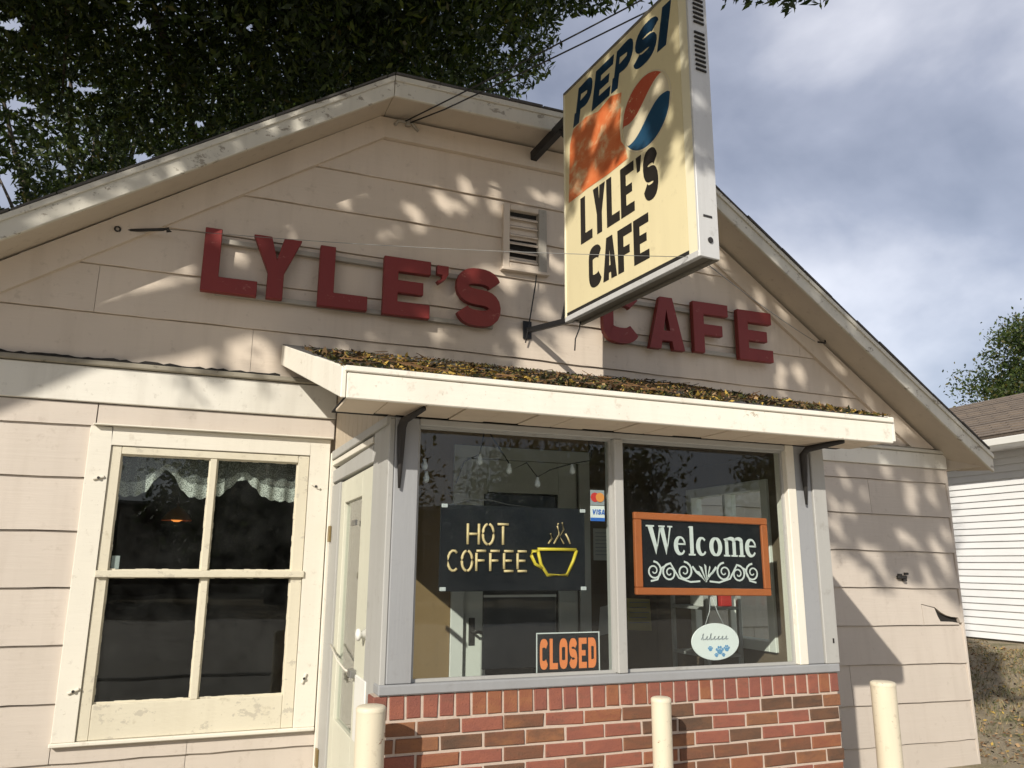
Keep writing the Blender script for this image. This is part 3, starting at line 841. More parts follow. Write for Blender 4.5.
# ------------------------------------------------------------------ leaf litter on the canopy
def litter():
    n = 26000
    x = rng.uniform(.48, 3.515, n)
    s = rng.beta(.9, 1.6, n)                 # 0 front edge .. 1 wall
    y = 3.255 + s * 2.03
    hump = .5 + .5 * np.sin(x * 3.1 + 1) * np.sin(x * 7.7)
    z = 2.418 + np.maximum(0, y - 3.275) * .3 + rng.uniform(0, 1, n) ** 2 * (.006 + .022 * hump)
    dens = .55 + .5 * np.sin(x * 2.9 + .4) * np.sin(x * 6.3 + y * 4) + .3 * np.sin(x * 17 + y * 9)
    kp = rng.random(n) < np.clip(dens, .12, 1)
    x, y, z, hump = x[kp], y[kp], z[kp], hump[kp]; n = len(x)
    L = rng.uniform(.005, .017, n) * rng.choice([.7, 1, 1.5], n, p=[.5, .38, .12]); W = L * rng.uniform(.4, .8, n)
    a = rng.uniform(0, 2 * np.pi, n)
    t1, t2 = rng.normal(0, .5, n), rng.normal(0, .5, n)
    u = np.stack([np.cos(a), np.sin(a), t1], 1) * L[:, None]
    v = np.stack([-np.sin(a), np.cos(a), t2], 1) * W[:, None]
    c = np.stack([x, y, z], 1)
    Q = np.stack([c - u, c - v * .9, c + u, c + v * .9], 1)
    patch = np.sin(x * 5.3 + 2) + np.sin(x * 2.1)
    mi = rng.choice(6, n, p=[.15, .09, .13, .29, .20, .14])
    yl = (patch > .6) & (rng.random(n) < .28)
    mi[yl] = 1
    # twigs
    k = 160
    tx, ty = rng.uniform(.52, 3.45, k), 3.26 + rng.random(k) ** 1.5 * 1.9
    ta = rng.uniform(0, 3.14, k); tl = rng.uniform(.03, .10, k)
    tc = np.stack([tx, ty, 2.428 + np.maximum(0, ty - 3.275) * .3 + rng.uniform(0, .015, k)], 1)
    tu = np.stack([np.cos(ta), np.sin(ta) * .5, rng.normal(0, .15, k) + np.sin(ta) * .15], 1) * tl[:, None]
    tv = np.tile(np.array([0, .0, .0025]), (k, 1))
    Q = np.concatenate([Q, np.stack([tc - tu - tv, tc + tu - tv, tc + tu + tv, tc - tu + tv], 1)]); mi = np.concatenate([mi, rng.choice([0, 5], k)])
    o = quads('leaf_litter', Q, LIT, mi)
    tag(o, 'brown, yellow and mossy fallen leaves heaped on the white canopy roof', 'leaf litter', kind='stuff')
litter()

# ------------------------------------------------------------------ wall lettering
def wall_sign(label, word, rails, group='red wall letters'):
    cx = sum(a for _, a, _, _, _ in word) / len(word)
    t = empty('wall_lettering', (cx, YF - .03, 3.3), label, 'lettering', None)
    for ch, a, b, c, d in word:
        w = b - a
        k = .105
        g = glyph(ch, k / w, .105 / (d - c)) if ch != "'" else [[(.3, .0), (.75, .25), (1, .55), (1, 1), (.15, 1), (.15, .55), (.55, .5), (.5, .25), (.15, .15)]]
        o = slab_y('letter', place(g, a, c, w, d - c), YF - .105, YF - .055, M['red'], t)
        if ch in "LYEF": bevel(o, .004)
    for x0, x1, z0, z1 in rails:
        V = [(x0, YF - .053, z0), (x1, YF - .053, z1), (x1, YF - .021, z1), (x0, YF - .021, z0)]
        V += [(x, y, z + .032) for x, y, z in V]
        o = fixn(mesh('rail', V, [(0, 1, 2, 3), (7, 6, 5, 4), (0, 4, 5, 1), (1, 5, 6, 2), (2, 6, 7, 3), (3, 7, 4, 0)], M['rail'], t))
wall_sign("red block letters spelling LYLE'S on grey rails, left gable wall",
          [('L', -.152, .197, 3.312, 3.748), ('Y', .152, .468, 3.312, 3.748), ('L', .592, .931, 3.302, 3.740), ('E', 1.038, 1.379, 3.298, 3.732),
           ("'", 1.412, 1.512, 3.575, 3.715), ('S', 1.575, 1.920, 3.290, 3.735)],
          [(-.06, 1.88, 3.672, 3.650), (-.06, 1.88, 3.312, 3.300)])
wall_sign('red block letters spelling CAFE on grey rails, behind the projecting sign',
          [('C', 2.772, 3.095, 3.292, 3.728), ('A', 3.185, 3.512, 3.285, 3.722), ('F', 3.602, 3.949, 3.292, 3.728), ('E', 4.042, 4.392, 3.275, 3.712)],
          [(2.82, 4.36, 3.648, 3.628), (2.82, 4.36, 3.312, 3.292)])

# ------------------------------------------------------------------ projecting sign
P0 = Vector((2.205, 4.70, 3.225)); SD = Vector((.1071, -.9942, -.006)).normalized(); SN = Vector((-.9942, -.1071, 0)); UP = Vector((0, 0, 1))
sgn = empty('projecting_sign', (2.26, 4.1, 3.2), 'yellowed two sided cola and cafe sign projecting on black brackets', 'sign')
def sp(u, v, w=0.0): return P0 + SD * u + UP * v + SN * w
def sslab(name, polys, w0, w1, mat, parent=sgn, bev=0):
    V, F = prism(polys, lambda u, v: sp(u, v, w0), lambda u, v: sp(u, v, w1))
    o = fixn(mesh(name, V, F, mat, parent))
    if bev: bevel(o, bev)
    return o
SL, SH, ST = 1.385, 1.76, .137
cab = sslab('cabinet', [rect(.012, SL - .012, .012, SH - .012)], -.012, -ST + .012, M['aludark'])
face = sslab('sign_face', [rect(.018, 1.300, .060, SH - .022)], -.012, -.002, M['face'], sgn)
sslab('sign_face', [rect(.018, 1.300, .060, SH - .022)], -ST + .002, -ST + .012, M['face'], sgn)
sslab('face_edge', [rect(1.3005, SL - .004, .020, SH - .022)], -.012, -.001, M['faceedge'], sgn, .003)
sslab('retainer', [rect(0, .0175, .02, SH)], -.014, .004, M['faceedge'], sgn, .002)
sslab('retainer', [rect(.0, SL, SH - .0215, SH)], -.014, .004, M['aludark'], sgn, .002)
sslab('retainer', [rect(.018, 1.300, .035, .0595)], -.020, -.004, M['tar'], sgn)
# bottom channel: two lips and a recessed pan
sslab('bottom_channel', [rect(0, SL, -.004, .034)], -.030, .004, M['alu'], sgn, .003)
sslab('bottom_channel', [rect(0, SL, -.004, .034)], -ST - .004, -ST + .026, M['aludark'], sgn, .003)
sslab('bottom_pan', [rect(.0, SL, .010, .030)], -ST + .0265, -.0305, M['aludark'], sgn)
endp = sslab('end_panel', [rect(SL - .0115, SL + .006, -.002, SH)], -ST - .002, .0015, M['alu'], sgn, .003)
for k in range(9):
    v = 1.13 + k * .030
    sslab('louvre', [rect(SL + .0065, SL + .015, v, v + .014)], -ST * .80, -ST * .25, M['tar'], endp, .002)
for k in range(9):
    v = 1.44 + k * .030
    sslab('louvre', [rect(SL + .0065, SL + .015, v, v + .014)], -ST * .80, -ST * .25, M['tar'], endp, .002)
def end_disc(v, w, r):
    c = sp(SL + .0065, v, w)
    V = [c + UP * r * math.sin(a) + SN * r * math.cos(a) for a in np.linspace(0, 2 * math.pi, 12, endpoint=False)]
    V2 = [p + SD * .006 for p in V]
    fixn(mesh('hole_plug', V + V2, [tuple(range(12)), tuple(range(23, 11, -1))] + [(i, (i + 1) % 12, 12 + (i + 1) % 12, 12 + i) for i in range(12)], M['iron'], endp))
end_disc(.10, -.075, .017)
sslab('scratch', [[(SL + .0065, .232), (SL + .010, .232), (SL + .010, .243), (SL + .0065, .243)]], -.095, -.035, M['iron'], endp)
# printed marks
W0, W1 = -.0015, .0005
gw = .205
pep = [('P', .130, .215), ('E', .370, .215), ('P', .605, .215), ('S', .840, .235), ('I', 1.098, .085)]
for ch, u, w in pep:
    g = glyph(ch, .35 if ch != 'I' else 1, .24)
    sslab('printed_letter', place(g, u, 1.415, w, .270, .24), W0, W1, M['navy'], face)
def txt(s, x, y, w, h, gap, mat, t=.34, q=.20):
    k = sum(.45 if c in "'I" else 1 for c in s)
    cw = (w - gap * (len(s) - 1)) / k
    for c in s:
        c_w = cw * (.45 if c in "'I" else 1)
        if c == "'":
            sslab('printed_letter', [[(x + .01, y + h), (x + c_w, y + h), (x + c_w * .75, y + h * .70), (x + c_w * .3, y + h * .70)]], W0, W1, mat, face)
        else:
            sslab('printed_letter', place(glyph(c, t, q), x, y, c_w, h), W0, W1, mat, face)
        x += c_w + gap
txt("LYLE'S", .212, .492, .850, .335, .016, M['blackvinyl'], .40, .19)
txt('CAFE', .305, .138, .650, .288, .016, M['blackvinyl'], .40, .20)
# faded square and the striped globe
edge = [(.06, .862), (.30, .868), (.55, .86), (.77, .868), (.745, .96), (.70, 1.02), (.69, 1.12), (.705, 1.22), (.72, 1.36), (.60, 1.40), (.45, 1.37), (.30, 1.41), (.13, 1.40), (.085, 1.30), (.072, 1.1)]
sslab('faded_square', [edge], W0, W1 - .0004, M['scraped'], face)
gc = (.962, 1.092); gr = .238
def wave(x, o): return o + .060 * math.sin(x / gr * 2.6) + .16 * x
xs = np.linspace(-gr, gr, 28)
def band(o0, o1, mat, w):
    top, bot = [], []
    for x in xs:
        y = math.sqrt(max(0, gr * gr - x * x))
        a = max(-y, min(y, wave(x, o0))) if o0 is not None else -y
        b = max(-y, min(y, wave(x, o1))) if o1 is not None else y
        bot.append((gc[0] + x, gc[1] + a)); top.append((gc[0] + x, gc[1] + b))
    polys = [[bot[i], bot[i + 1], top[i + 1], top[i]] for i in range(len(xs) - 1) if top[i][1] - bot[i][1] > 1e-4 or top[i + 1][1] - bot[i + 1][1] > 1e-4]
    sslab('globe_band', polys, W0, w, mat, face)
band(.088, None, M['gred'], W1)
band(-.060, .087, M['gwhite'], W1)
band(None, -.061, M['gblue'], W1)
sslab('globe_rim', ribbon([(gc[0] + (gr + .012) * math.cos(a), gc[1] + (gr + .008) * math.sin(a)) for a in np.linspace(0, 2 * math.pi, 40, endpoint=False)], .008, True), W0, W1 + .0003, M['gwhite'], face)
# brackets to the wall
def beam(name, a, b, w, h, mat, par):
    a, b = Vector(a), Vector(b)
    d = (b - a).normalized(); s = d.cross(UP).normalized() * w / 2; u = s.cross(d).normalized() * h / 2
    V = [p + i * s + j * u for p in (a, b) for i, j in ((-1, -1), (1, -1), (1, 1), (-1, 1))]
    o = fixn(mesh(name, V, [(0, 1, 2, 3), (7, 6, 5, 4), (0, 4, 5, 1), (1, 5, 6, 2), (2, 6, 7, 3), (3, 7, 4, 0)], mat, par)); bevel(o, .003)
    return o
beam('bracket', (2.205, YF - .046, 4.77), sp(.06, 1.60, -.068), .055, .075, M['black'], sgn)
beam('bracket', (2.165, YF - .022, 3.325), sp(.05, .025, -.068), .030, .040, M['black'], sgn)
beam('brace', sp(-.12, .06, -.05), sp(.02, .35, -.04), .018, .022, M['black'], sgn)
beam('brace', sp(-.16, 1.56, -.05), sp(.02, 1.36, -.04), .018, .022, M['black'], sgn)
box('bracket_plate', 2.13, 2.20, YF - .028, YF - .019, 3.26, 3.40, M['black'], sgn, .002)

# ------------------------------------------------------------------ wires
def wire(name, pts, r, mat, label, group=None):
    return tag(tube(name, pts, r, mat, None, 5), label, 'wire', group)
def sag(a, b, s, n=10):
    a, b = Vector(a), Vector(b)
    return [a.lerp(b, t) - Vector((0, 0, s * 4 * t * (1 - t))) for t in np.linspace(0, 1, n)]
gl = sag((-.37, YF - .10, 3.695), sp(1.30, .02, .006), .03)
wire('guy_wire', gl, .002, M['greywire'], 'thin guy wire from the left gable wall to the projecting sign')
tb = empty('turnbuckle', (-.67, YF - .03, 3.66), 'rusty turnbuckle rod hooked into the gable left of the letters', 'turnbuckle')
tube('rod', [(-.672, YF - .02, 3.668), (-.52, YF - .06, 3.682), (-.40, YF - .095, 3.692)], .010, M['iron'], tb, 6)
tube('eye', [(-.672 + .016 * math.cos(a), YF - .05, 3.668 + .016 * math.sin(a)) for a in np.linspace(0, 6.28, 13)], .006, M['iron'], tb, 5)
tube('shackle', [(-.40, YF - .095, 3.692), (-.375, YF - .10, 3.700), (-.36, YF - .10, 3.685), (-.385, YF - .1, 3.68)], .009, M['iron'], tb, 5)
wire('guy_wire', sag((4.925, YF - .03, 3.54), sp(1.34, -.02, -.10), .02), .0025, M['greywire'], 'thin guy wire from the right gable wall to the projecting sign')
ak = empty('wall_anchor', (4.925, YF - .02, 3.54), 'small iron anchor in the gable wall at the right guy wire', 'anchor')
box('plate', 4.90, 4.95, YF - .032, YF - .021, 3.515, 3.565, M['iron'], ak, .004)
tube('hook', [(4.925, YF - .02, 3.54), (4.95, YF - .07, 3.525), (4.985, YF - .08, 3.52), (4.995, YF - .07, 3.545)], .008, M['iron'], ak, 5)
wire('power_cable', [(2.24, YF - .03, 3.81), (2.222, YF - .05, 3.70), (2.19, YF - .05, 3.50), (2.16, YF - .06, 3.34), (2.14, YF - .05, 3.22)], .0055, M['wire'], 'black cable hanging from the gable vent to the lower sign bracket')
wire('power_cable', [sp(.08, -.004, -.07), sp(.07, -.05, -.07), sp(.03, -.12, -.06), sp(.02, -.20, -.06)], .005, M['wire'], 'short black cable dangling under the inner end of the projecting sign')
for a, b, c, l in (((1.15, 5.235, 4.825), (1.30, 4.915, 4.800), (3.78, 2.72, 5.90), 'upper service wire running from the gable peak into the sky'), ((1.19, 5.235, 4.822), (1.36, 4.915, 4.785), (3.76, 2.72, 5.72), 'lower service wire running from the gable peak into the sky')):
    wire('service_wire', [a] + sag(b, c, .03), .0058, M['wire'], l)
ins = empty('insulator_bracket', (1.17, 5.24, 4.80), 'small grey insulator bracket under the gable peak soffit', 'insulator')
tube('bracket', [(1.08, YF - .046, 4.80), (1.10, YF - .08, 4.825), (1.20, YF - .08, 4.825), (1.26, YF - .046, 4.79)], .012, M['rail'], ins, 6)
tube('spool', [(1.17, YF - .09, 4.79), (1.17, YF - .09, 4.805), (1.17, YF - .09, 4.825), (1.17, YF - .09, 4.84)], [.024, .014, .014, .024], M['rail'], ins, 10)

# ------------------------------------------------------------------ bollards
for x, d, zt_, l in ((.702, .120, 1.035, 'cream steel pipe bollard in front of the side door post'), (2.062, .093, 1.000, 'slimmer cream pipe bollard in front of the middle of the brickwork'),
                     (3.412, .126, 1.010, 'cream pipe bollard past the right end of the brickwork')):
    b = empty('bollard', (x, 3.385, 0.06), l, 'bollard', 'cream pipe bollards')
    r = d / 2
    V, F = tube_vf([(x, 3.385, .0605), (x, 3.385, zt_ - .022)], r, 28, False)
    mesh('pipe', V, F, M['bollard'], b, True)
    prof = [(r + .001, zt_ - .022), (r + .0012, zt_ - .009), (r - .004, zt_ - .003), (r - .012, zt_), (.0005, zt_ + .002)]
    V = [(x + q * math.cos(a), 3.385 + q * math.sin(a), z) for q, z in prof for a in np.linspace(0, 2 * math.pi, 28, endpoint=False)]
    F = [(i * 28 + k, i * 28 + (k + 1) % 28, (i + 1) * 28 + (k + 1) % 28, (i + 1) * 28 + k) for i in range(len(prof) - 1) for k in range(28)]
    mesh('cap', V, F, M['bollard'], b, True)

# ------------------------------------------------------------------ things in the bay window
YG = YB + .075          # just behind the glass
# hot coffee sign
hc = empty('coffee_sign', (1.43, YG, 1.47), 'black HOT COFFEE sign with tube letters and yellow cup, behind left pane', 'sign')
slab_y('board', [rect(1.050, 1.810, 1.472, 1.876)], YG + .004, YG + .016, M['signblack'], hc, .003)
for x, z in ((1.052, 1.86), (1.782, 1.856), (1.052, 1.474), (1.782, 1.474)):
    slab_y('corner_clip', [rect(x, x + .03, z, z + .018)], YG - .004, YG + .0035, M['clear'], hc, .002)
def strokes(ch):
    A = lambda *a: arc(*a, 10)
    return {'H': [[(0, 0), (0, 1)], [(1, 0), (1, 1)], [(.12, .5), (.88, .5)]], 'O': [A(.5, .5, .5, .5, 100, 265), A(.5, .5, .5, .5, 80, -85)],
            'T': [[(.5, 0), (.5, .90)], [(0, 1), (1, 1)]], 'C': [A(.55, .5, .52, .5, 50, 310)], 'F': [[(.05, 0), (.05, .9)], [(.05, 1), (.95, 1)], [(.15, .52), (.8, .52)]],
            'E': [[(.05, .1), (.05, .9)], [(.05, 1), (.95, 1)], [(.15, .52), (.8, .52)], [(.05, 0), (.95, 0)]]}[ch]
def neon(word, x, z, cw, h, gap):
    for ch in word:
        V, F = merge([tube_vf([(x + u * cw, YG - .001, z + v * h) for u, v in s], .0065, 6) for s in strokes(ch)])
        mesh('tube_letter', V, F, M['neon'], hc, True)
        x += cw + gap
neon('HOT', 1.185, 1.690, .056, .098, .020)
neon('COFFEE', 1.087, 1.566, .052, .094, .0185)
cup = [tube_vf([(x, YG - .001, z) for x, z in p], .0085, 6) for p in
       ([(1.548, 1.672), (1.757, 1.672)], [(1.760, 1.668), (1.740, 1.615), (1.705, 1.548), (1.600, 1.548), (1.565, 1.600), (1.548, 1.668)], [(1.552, 1.662), (1.520, 1.662), (1.514, 1.640), (1.535, 1.600), (1.572, 1.582)])]
mesh('tube_cup', *merge(cup), M['neony'], hc, True)
st = [tube_vf([(x, YG - .001, z) for x, z in p], .0045, 5) for p in
      ([(1.605, 1.70), (1.625, 1.725), (1.618, 1.75)], [(1.635, 1.70), (1.665, 1.745), (1.655, 1.785), (1.660, 1.80)], [(1.690, 1.70), (1.668, 1.735), (1.690, 1.77), (1.682, 1.805)], [(1.725, 1.70), (1.712, 1.73), (1.700, 1.75)])]
mesh('tube_steam', *merge(st), M['neon'], hc, True)
tube('hanging_cord', [(1.09, YG + .012, 1.874), (1.20, YG + .018, 1.90), (1.30, YG + .018, 1.905), (1.40, YG + .02, 1.885), (1.52, YG + .016, 1.876)], .003, M['wire'], hc, 5)
# menu board behind it
mb = empty('menu_board', (1.6, YG + .10, 1.2), 'tall black board standing behind the HOT COFFEE sign', 'board')
slab_y('board', [rect(1.345, 1.745, 1.09, 1.955)], YG + .22, YG + .235, M['signblack'], mb, .004)
slab_y('strip', [rect(1.346, 1.744, 1.435, 1.447)], YG + .214, YG + .2195, M['steel'], mb)
# closed sign
cl = empty('closed_sign', (1.70, YG, 1.085), 'small black sign with orange letters reading CLOSED, leaning in window corner', 'sign')
slab_y('card', [[(1.532, 1.088), (1.868, 1.088), (1.874, 1.279), (1.538, 1.279)]], YG - .016, YG - .011, M['signblack'], cl)
slab_y('border', [rect(1.533, 1.872, 1.273, 1.278), rect(1.533, 1.538, 1.089, 1.2725), rect(1.866, 1.871, 1.089, 1.2725)], YG - .0185, YG - .0165, M['chalk'], cl)
x = 1.552
for ch in 'CLOSED':
    w = .042
    slab_y('printed_letter', place(glyph(ch, .36, .20), x, 1.110, w, .140), YG - .0185, YG - .0165, M['orange'], cl)
    x += w + .0095
# stickers
s = empty('card_sticker', (1.91, YG - .02, 1.9), 'red and amber card sticker at top of window mullion', 'sticker')
slab_y('sheet', [rect(1.830, 1.910, 1.895, 1.972)], YG - .0235, YG - .0225, M['script'], s)
slab_y('disc', [arc(1.856, 1.935, .024, .024, 0, 350, 20)], YG - .0252, YG - .0242, M['redprint'], s)
slab_y('disc', [arc(1.884, 1.935, .024, .024, 0, 350, 20)], YG - .0268, YG - .0258, M['amber'], s)
s = empty('card_sticker', (1.91, YG - .02, 1.83), 'white and blue VISA sticker below the red card sticker', 'sticker')
slab_y('sheet', [rect(1.829, 1.910, 1.815, 1.892)], YG - .0235, YG - .0225, M['oval'], s)
slab_y('stripe', [rect(1.829, 1.910, 1.815, 1.832)], YG - .0252, YG - .0242, M['blueprint'], s)
VIS = {'V': [[(.0, 1), (.3, 1), (.5, .35), (.7, 1), (1, 1), (.62, 0), (.38, 0)]], 'I': [[(.2, 0), (.8, 0), (.8, 1), (.2, 1)]], 'S': glyph('S', .26, .24), 'A': glyph('A', .26, .24)}
x = 1.838
for ch, w in (('V', .020), ('I', .008), ('S', .017), ('A', .019)):
    slab_y('printed_letter', place(VIS[ch], x, 1.848, w, .026, .12), YG - .0252, YG - .0242, M['blueprint'], s); x += w + .0025
# welcome board
wb = empty('welcome_board', (2.5, YG - .01, 1.44), 'chalk style Welcome board in orange wooden frame, right pane', 'sign')
def wslant(x, z): return (x, z - .012 * (x - 2.09) / .84)
def ws(name, polys, y0, y1, mat, bev=0): return slab_y(name, [[wslant(*q) for q in p] for p in polys], y0, y1, mat, wb, bev)
ws('frame', [rect(2.088, 2.930, 1.832, 1.869)], YG - .018, YG + .008, M['oframe'], .004)
ws('frame', [rect(2.088, 2.930, 1.450, 1.487)], YG - .018, YG + .008, M['oframe'], .004)
ws('frame', [rect(2.088, 2.130, 1.4875, 1.8315)], YG - .018, YG + .008, M['oframe'], .004)
ws('frame', [rect(2.888, 2.930, 1.4875, 1.8315)], YG - .018, YG + .008, M['oframe'], .004)
ws('panel', [rect(2.1305, 2.8875, 1.488, 1.831)], YG - .004, YG + .004, M['signblack'])
def serif_word(x, z, h):
    th, tn = .030, .011
    out = []
    def emit(p): out.append([p_ for p_ in p])
    xh = h * .66
    # W
    W = .175
    a = [(0, h), (.055, h), (.088 * W / .175, .0)]
    emit([[(x + .004, z + h - .008), (x + .038, z + h - .008), (x + .072, z + .035), (x + .060, z)], [(x + .088, z + h * .93), (x + .098, z + h * .93), (x + .0725, z + .037), (x + .0605, z + .002)],
          [(x + .0885, z + h * .925), (x + .120, z + h - .008), (x + .146, z + .035), (x + .134, z)], [(x + .162, z + h - .008), (x + .172, z + h - .008), (x + .1465, z + .037), (x + .1345, z + .002)],
          rect(x - .010, x + .050, z + h - .0078, z + h), rect(x + .082, x + .128, z + h - .0078, z + h), rect(x + .148, x + .184, z + h - .0078, z + h)])
    x += .196
    def e(x):
        w = .088; pts = arc(x + w / 2, z + xh / 2, w / 2 - .010, xh / 2 - .006, 12, 325, 22)
        ww = [tn + (th - tn) * max(0, math.cos(math.radians(12 + 313 * i / 22 - 185))) for i in range(23)]
        emit(ribbon(pts, ww) + [rect(x + .024, x + w - .006, z + xh * .54, z + xh * .54 + .009)])
        return x + w + .016
    def c(x):
        w = .082; pts = arc(x + w / 2, z + xh / 2, w / 2 - .010, xh / 2 - .006, 45, 320, 22)
        ww = [tn + (th - tn) * max(0, math.cos(math.radians(45 + 275 * i / 22 - 185))) for i in range(23)]
        emit(ribbon(pts, ww)); return x + w + .016
    def o(x):
        w = .094; pts = arc(x + w / 2, z + xh / 2, w / 2 - .013, xh / 2 - .006, 0, 345, 23)
        ww = [tn + (th - tn) * abs(math.cos(math.radians(15 * i))) for i in range(24)]
        emit(ribbon(pts, ww, True)); return x + w + .014
    def l(x):
        emit([rect(x + .012, x + .038, z + .009, z + h * 1.02), rect(x, x + .050, z, z + .0088), [(x, z + h * .97), (x + .0118, z + h * .97), (x + .0118, z + h * 1.02)]]); return x + .062
    def m(x):
        p = []
        for q in (0, .058, .116):
            p += [rect(x + q + .012, x + q + .036, z + .009, z + xh * .80), rect(x + q, x + q + .048, z, z + .0088)]
        p += ribbon(arc(x + .0545, z + xh * .80, .029, xh * .17, 165, 0, 8), [.010, .012, .014, .016, .02, .022, .024, .024, .024])
        p += ribbon(arc(x + .1125, z + xh * .80, .029, xh * .17, 150, 0, 8), [.010, .012, .014, .016, .02, .022, .024, .024, .024])
        p += [[(x, z + xh * .93), (x + .030, z + xh), (x + .034, z + xh * .805), (x + .012, z + xh * .805)]]
        emit(p); return x + .174
    x = e(x); x = l(x); x = c(x); x = o(x); x = m(x); x = e(x)
    return out
word = serif_word(0, 0, .150)
xm = max(q[0] for l in word for p in l for q in p)
for l in word:
    ws('printed_letter', [[(2.168 + q[0] / xm * .685, 1.655 + q[1]) for q in p] for p in l], YG - .0065, YG - .0045, M['chalk'])
def scroll():
    P = []
    zc = 1.568
    for sx in (-1, 1):
        for k, (cx, r, d) in enumerate(((.310, .048, 1), (.215, .046, -1), (.125, .050, 1))):
            pts = []
            for i in range(26):
                a = math.radians(i * 24 * d + 90)
                rr = r * (1 - i / 30)
                pts.append((2.51 + sx * (cx + rr * math.cos(a) * 1.0), zc + (.004 if d > 0 else -.004) + rr * math.sin(a)))
            P += [ribbon(pts, [.010 - .00018 * i for i in range(26)])]
        P += [ribbon([(2.51 + sx * u, v) for u, v in ((.03, zc - .045), (.09, zc - .05), (.16, zc - .03), (.21, zc + .045), (.262, zc + .02), (.29, zc - .04), (.33, zc - .048))], .009)]
        P += [ribbon([(2.51 + sx * u, v) for u, v in ((.02, zc - .02), (.05, zc + .0), (.075, zc + .03))], .011)]
    P += [[[(2.51 + .012 * math.cos(a) , zc - .05), (2.51 + .014 * math.sin(a) + .05 * math.sin(a), zc - .02 + .065 * math.cos(a)), (2.51 + .012 + .05 * math.sin(a), zc - .02 + .055 * math.cos(a))]] for a in (-1.1, -.55, 0, .55, 1.1)]
    return P
for i, p in enumerate(scroll()):
    ws('printed_scroll', p, YG - .0065 - .00025 * (i % 5), YG - .0045, M['chalk'])
# oval plaque
ov = empty('oval_plaque', (2.556, YG, 1.12), 'small white oval plaque with blue paw prints hanging below Welcome board', 'plaque')
slab_y('plaque', [arc(2.556, 1.210, .148, .093, 0, 352, 44)], YG - .010, YG - .004, M['oval'], ov, .002)
tube('cord', [(2.50, YG - .006, 1.298), (2.53, YG - .004, 1.36), (2.545, YG - .002, 1.452)], .002, M['clear'], ov, 4)
tube('cord', [(2.612, YG - .006, 1.298), (2.58, YG - .004, 1.36), (2.548, YG - .002, 1.452)], .002, M['clear'], ov, 4)
scr = []
for q in range(7):
    xx = 2.475 + q * .024
    hh = .030 if q in (0, 2) else .016
    scr.append(ribbon([(xx - .008, 1.222), (xx, 1.222 + hh * .4), (xx + .008, 1.222 + hh), (xx + .002, 1.222 + hh * .8), (xx + .004, 1.220), (xx + .016, 1.225)], .0042))
for i, p in enumerate(scr): slab_y('script_letter', p, YG - .012 - .0002 * (i % 3), YG - .0102, M['script'], ov)
def paw(x, z, r):
    P = [arc(x, z, r * .62, r * .5, 0, 330, 11)] + [arc(x + r * u, z + r * v, r * .24, r * .3, 0, 300, 6) for u, v in ((-.72, .42), (-.26, .82), (.26, .82), (.72, .42))]
    slab_y('paw_print', P, YG - .012, YG - .0102, M['paw'], ov)
for a in ((2.52, 1.172, .016), (2.578, 1.160, .026), (2.622, 1.170, .020), (2.556, 1.140, .013), (2.60, 1.140, .012)): paw(*a)
# notices
def sheetp(name, x0, x1, z0, z1, y, mat, label, cat='paper', tilt=0.0, lines=0):
    t = tag(slab_y(name, [[(x0, z0), (x1, z0 + tilt), (x1 + tilt, z1 + tilt), (x0 + tilt, z1)]], y, y + .002, mat), label, cat)
    for k in range(lines):
        zz = z1 - (z1 - z0) * (.15 + .8 * k / lines)
        slab_y('printed_line', [rect(x0 + .015, x1 - .02 - .02 * (k % 2), zz, zz + .006)], y - .002, y - .0006, M['script'], t)
sheetp('notice_sheet', 2.69, 2.85, 1.63, 1.86, YF - .036, M['paper'], 'printed white notice on dark wall beside the inner door, upper sheet', lines=7)
sheetp('notice_sheet', 2.715, 2.83, 1.10, 1.30, YF - .040, M['paper'], 'white notice low on dark wall behind the mullion', tilt=.02)
sheetp('notice_sheet', 2.96, 3.16, 1.135, 1.36, YF - .036, M['yellowpaper'], 'yellow handwritten notice low on dark wall behind right pane', tilt=-.01, lines=5)
# metal shelf rack by the side window
rk = empty('shelf_rack', (3.05, 4.45, .11), 'narrow grey shelf rack inside the right end of the bay', 'shelf')
for x in (2.93, 3.17):
    for y in (4.25, 4.62): box('upright', x - .012, x + .012, y - .012, y + .012, .111, 1.62, M['greylight'], rk, .002)
for z in (.35, .72, 1.05, 1.33, 1.60): box('shelf', 2.92, 3.18, 4.24, 4.63, z, z + .018, M['greylight'], rk, .002)
for i, (x, z, w, h, m) in enumerate(((2.95, 1.3485, .10, .10, 'paper'), (3.08, 1.3485, .08, .14, 'redprint'), (2.96, 1.0685, .16, .09, 'amber'), (3.02, .7385, .12, .13, 'blueprint'))):
    b = box('carton', x, x + w, 4.30, 4.42, z, z + h, M[m], None, .003)
    tag(b, ('small white carton on the shelf rack beside a red one', 'small red carton on the shelf rack', 'low amber carton on middle of the shelf rack', 'blue carton low on the shelf rack')[i], 'carton')
# string of bulbs at the window head
sb = empty('string_lights', (1.5, YG + .04, 2.2), 'dark string of small unlit bulbs drooping at top of left pane', 'string lights')
pth = [(1.13, 1.98), (1.17, 2.09), (1.25, 2.13), (1.27, 2.235), (1.30, 2.238), (1.40, 2.10), (1.42, 2.06), (1.50, 2.10), (1.56, 2.03), (1.63, 2.07), (1.76, 2.11), (1.86, 2.13), (1.88, 2.236)]
tube('cord', [(a, YG + .03, b) for a, b in pth], .0035, M['wire'], sb, 5)
for a, b in ((1.25, 2.10), (1.405, 2.06), (1.56, 2.0), (1.755, 2.075), (.97, 2.06), (.98, 2.0)):
    V, F = tube_vf([(a, YG + .03, b + .030), (a, YG + .03, b + .018), (a, YG + .03, b), (a, YG + .03, b - .016), (a, YG + .03, b - .022)], [.008, .009, .016, .014, .004], 8)
    mesh('bulb', V, F, M['clear'], sb, True)

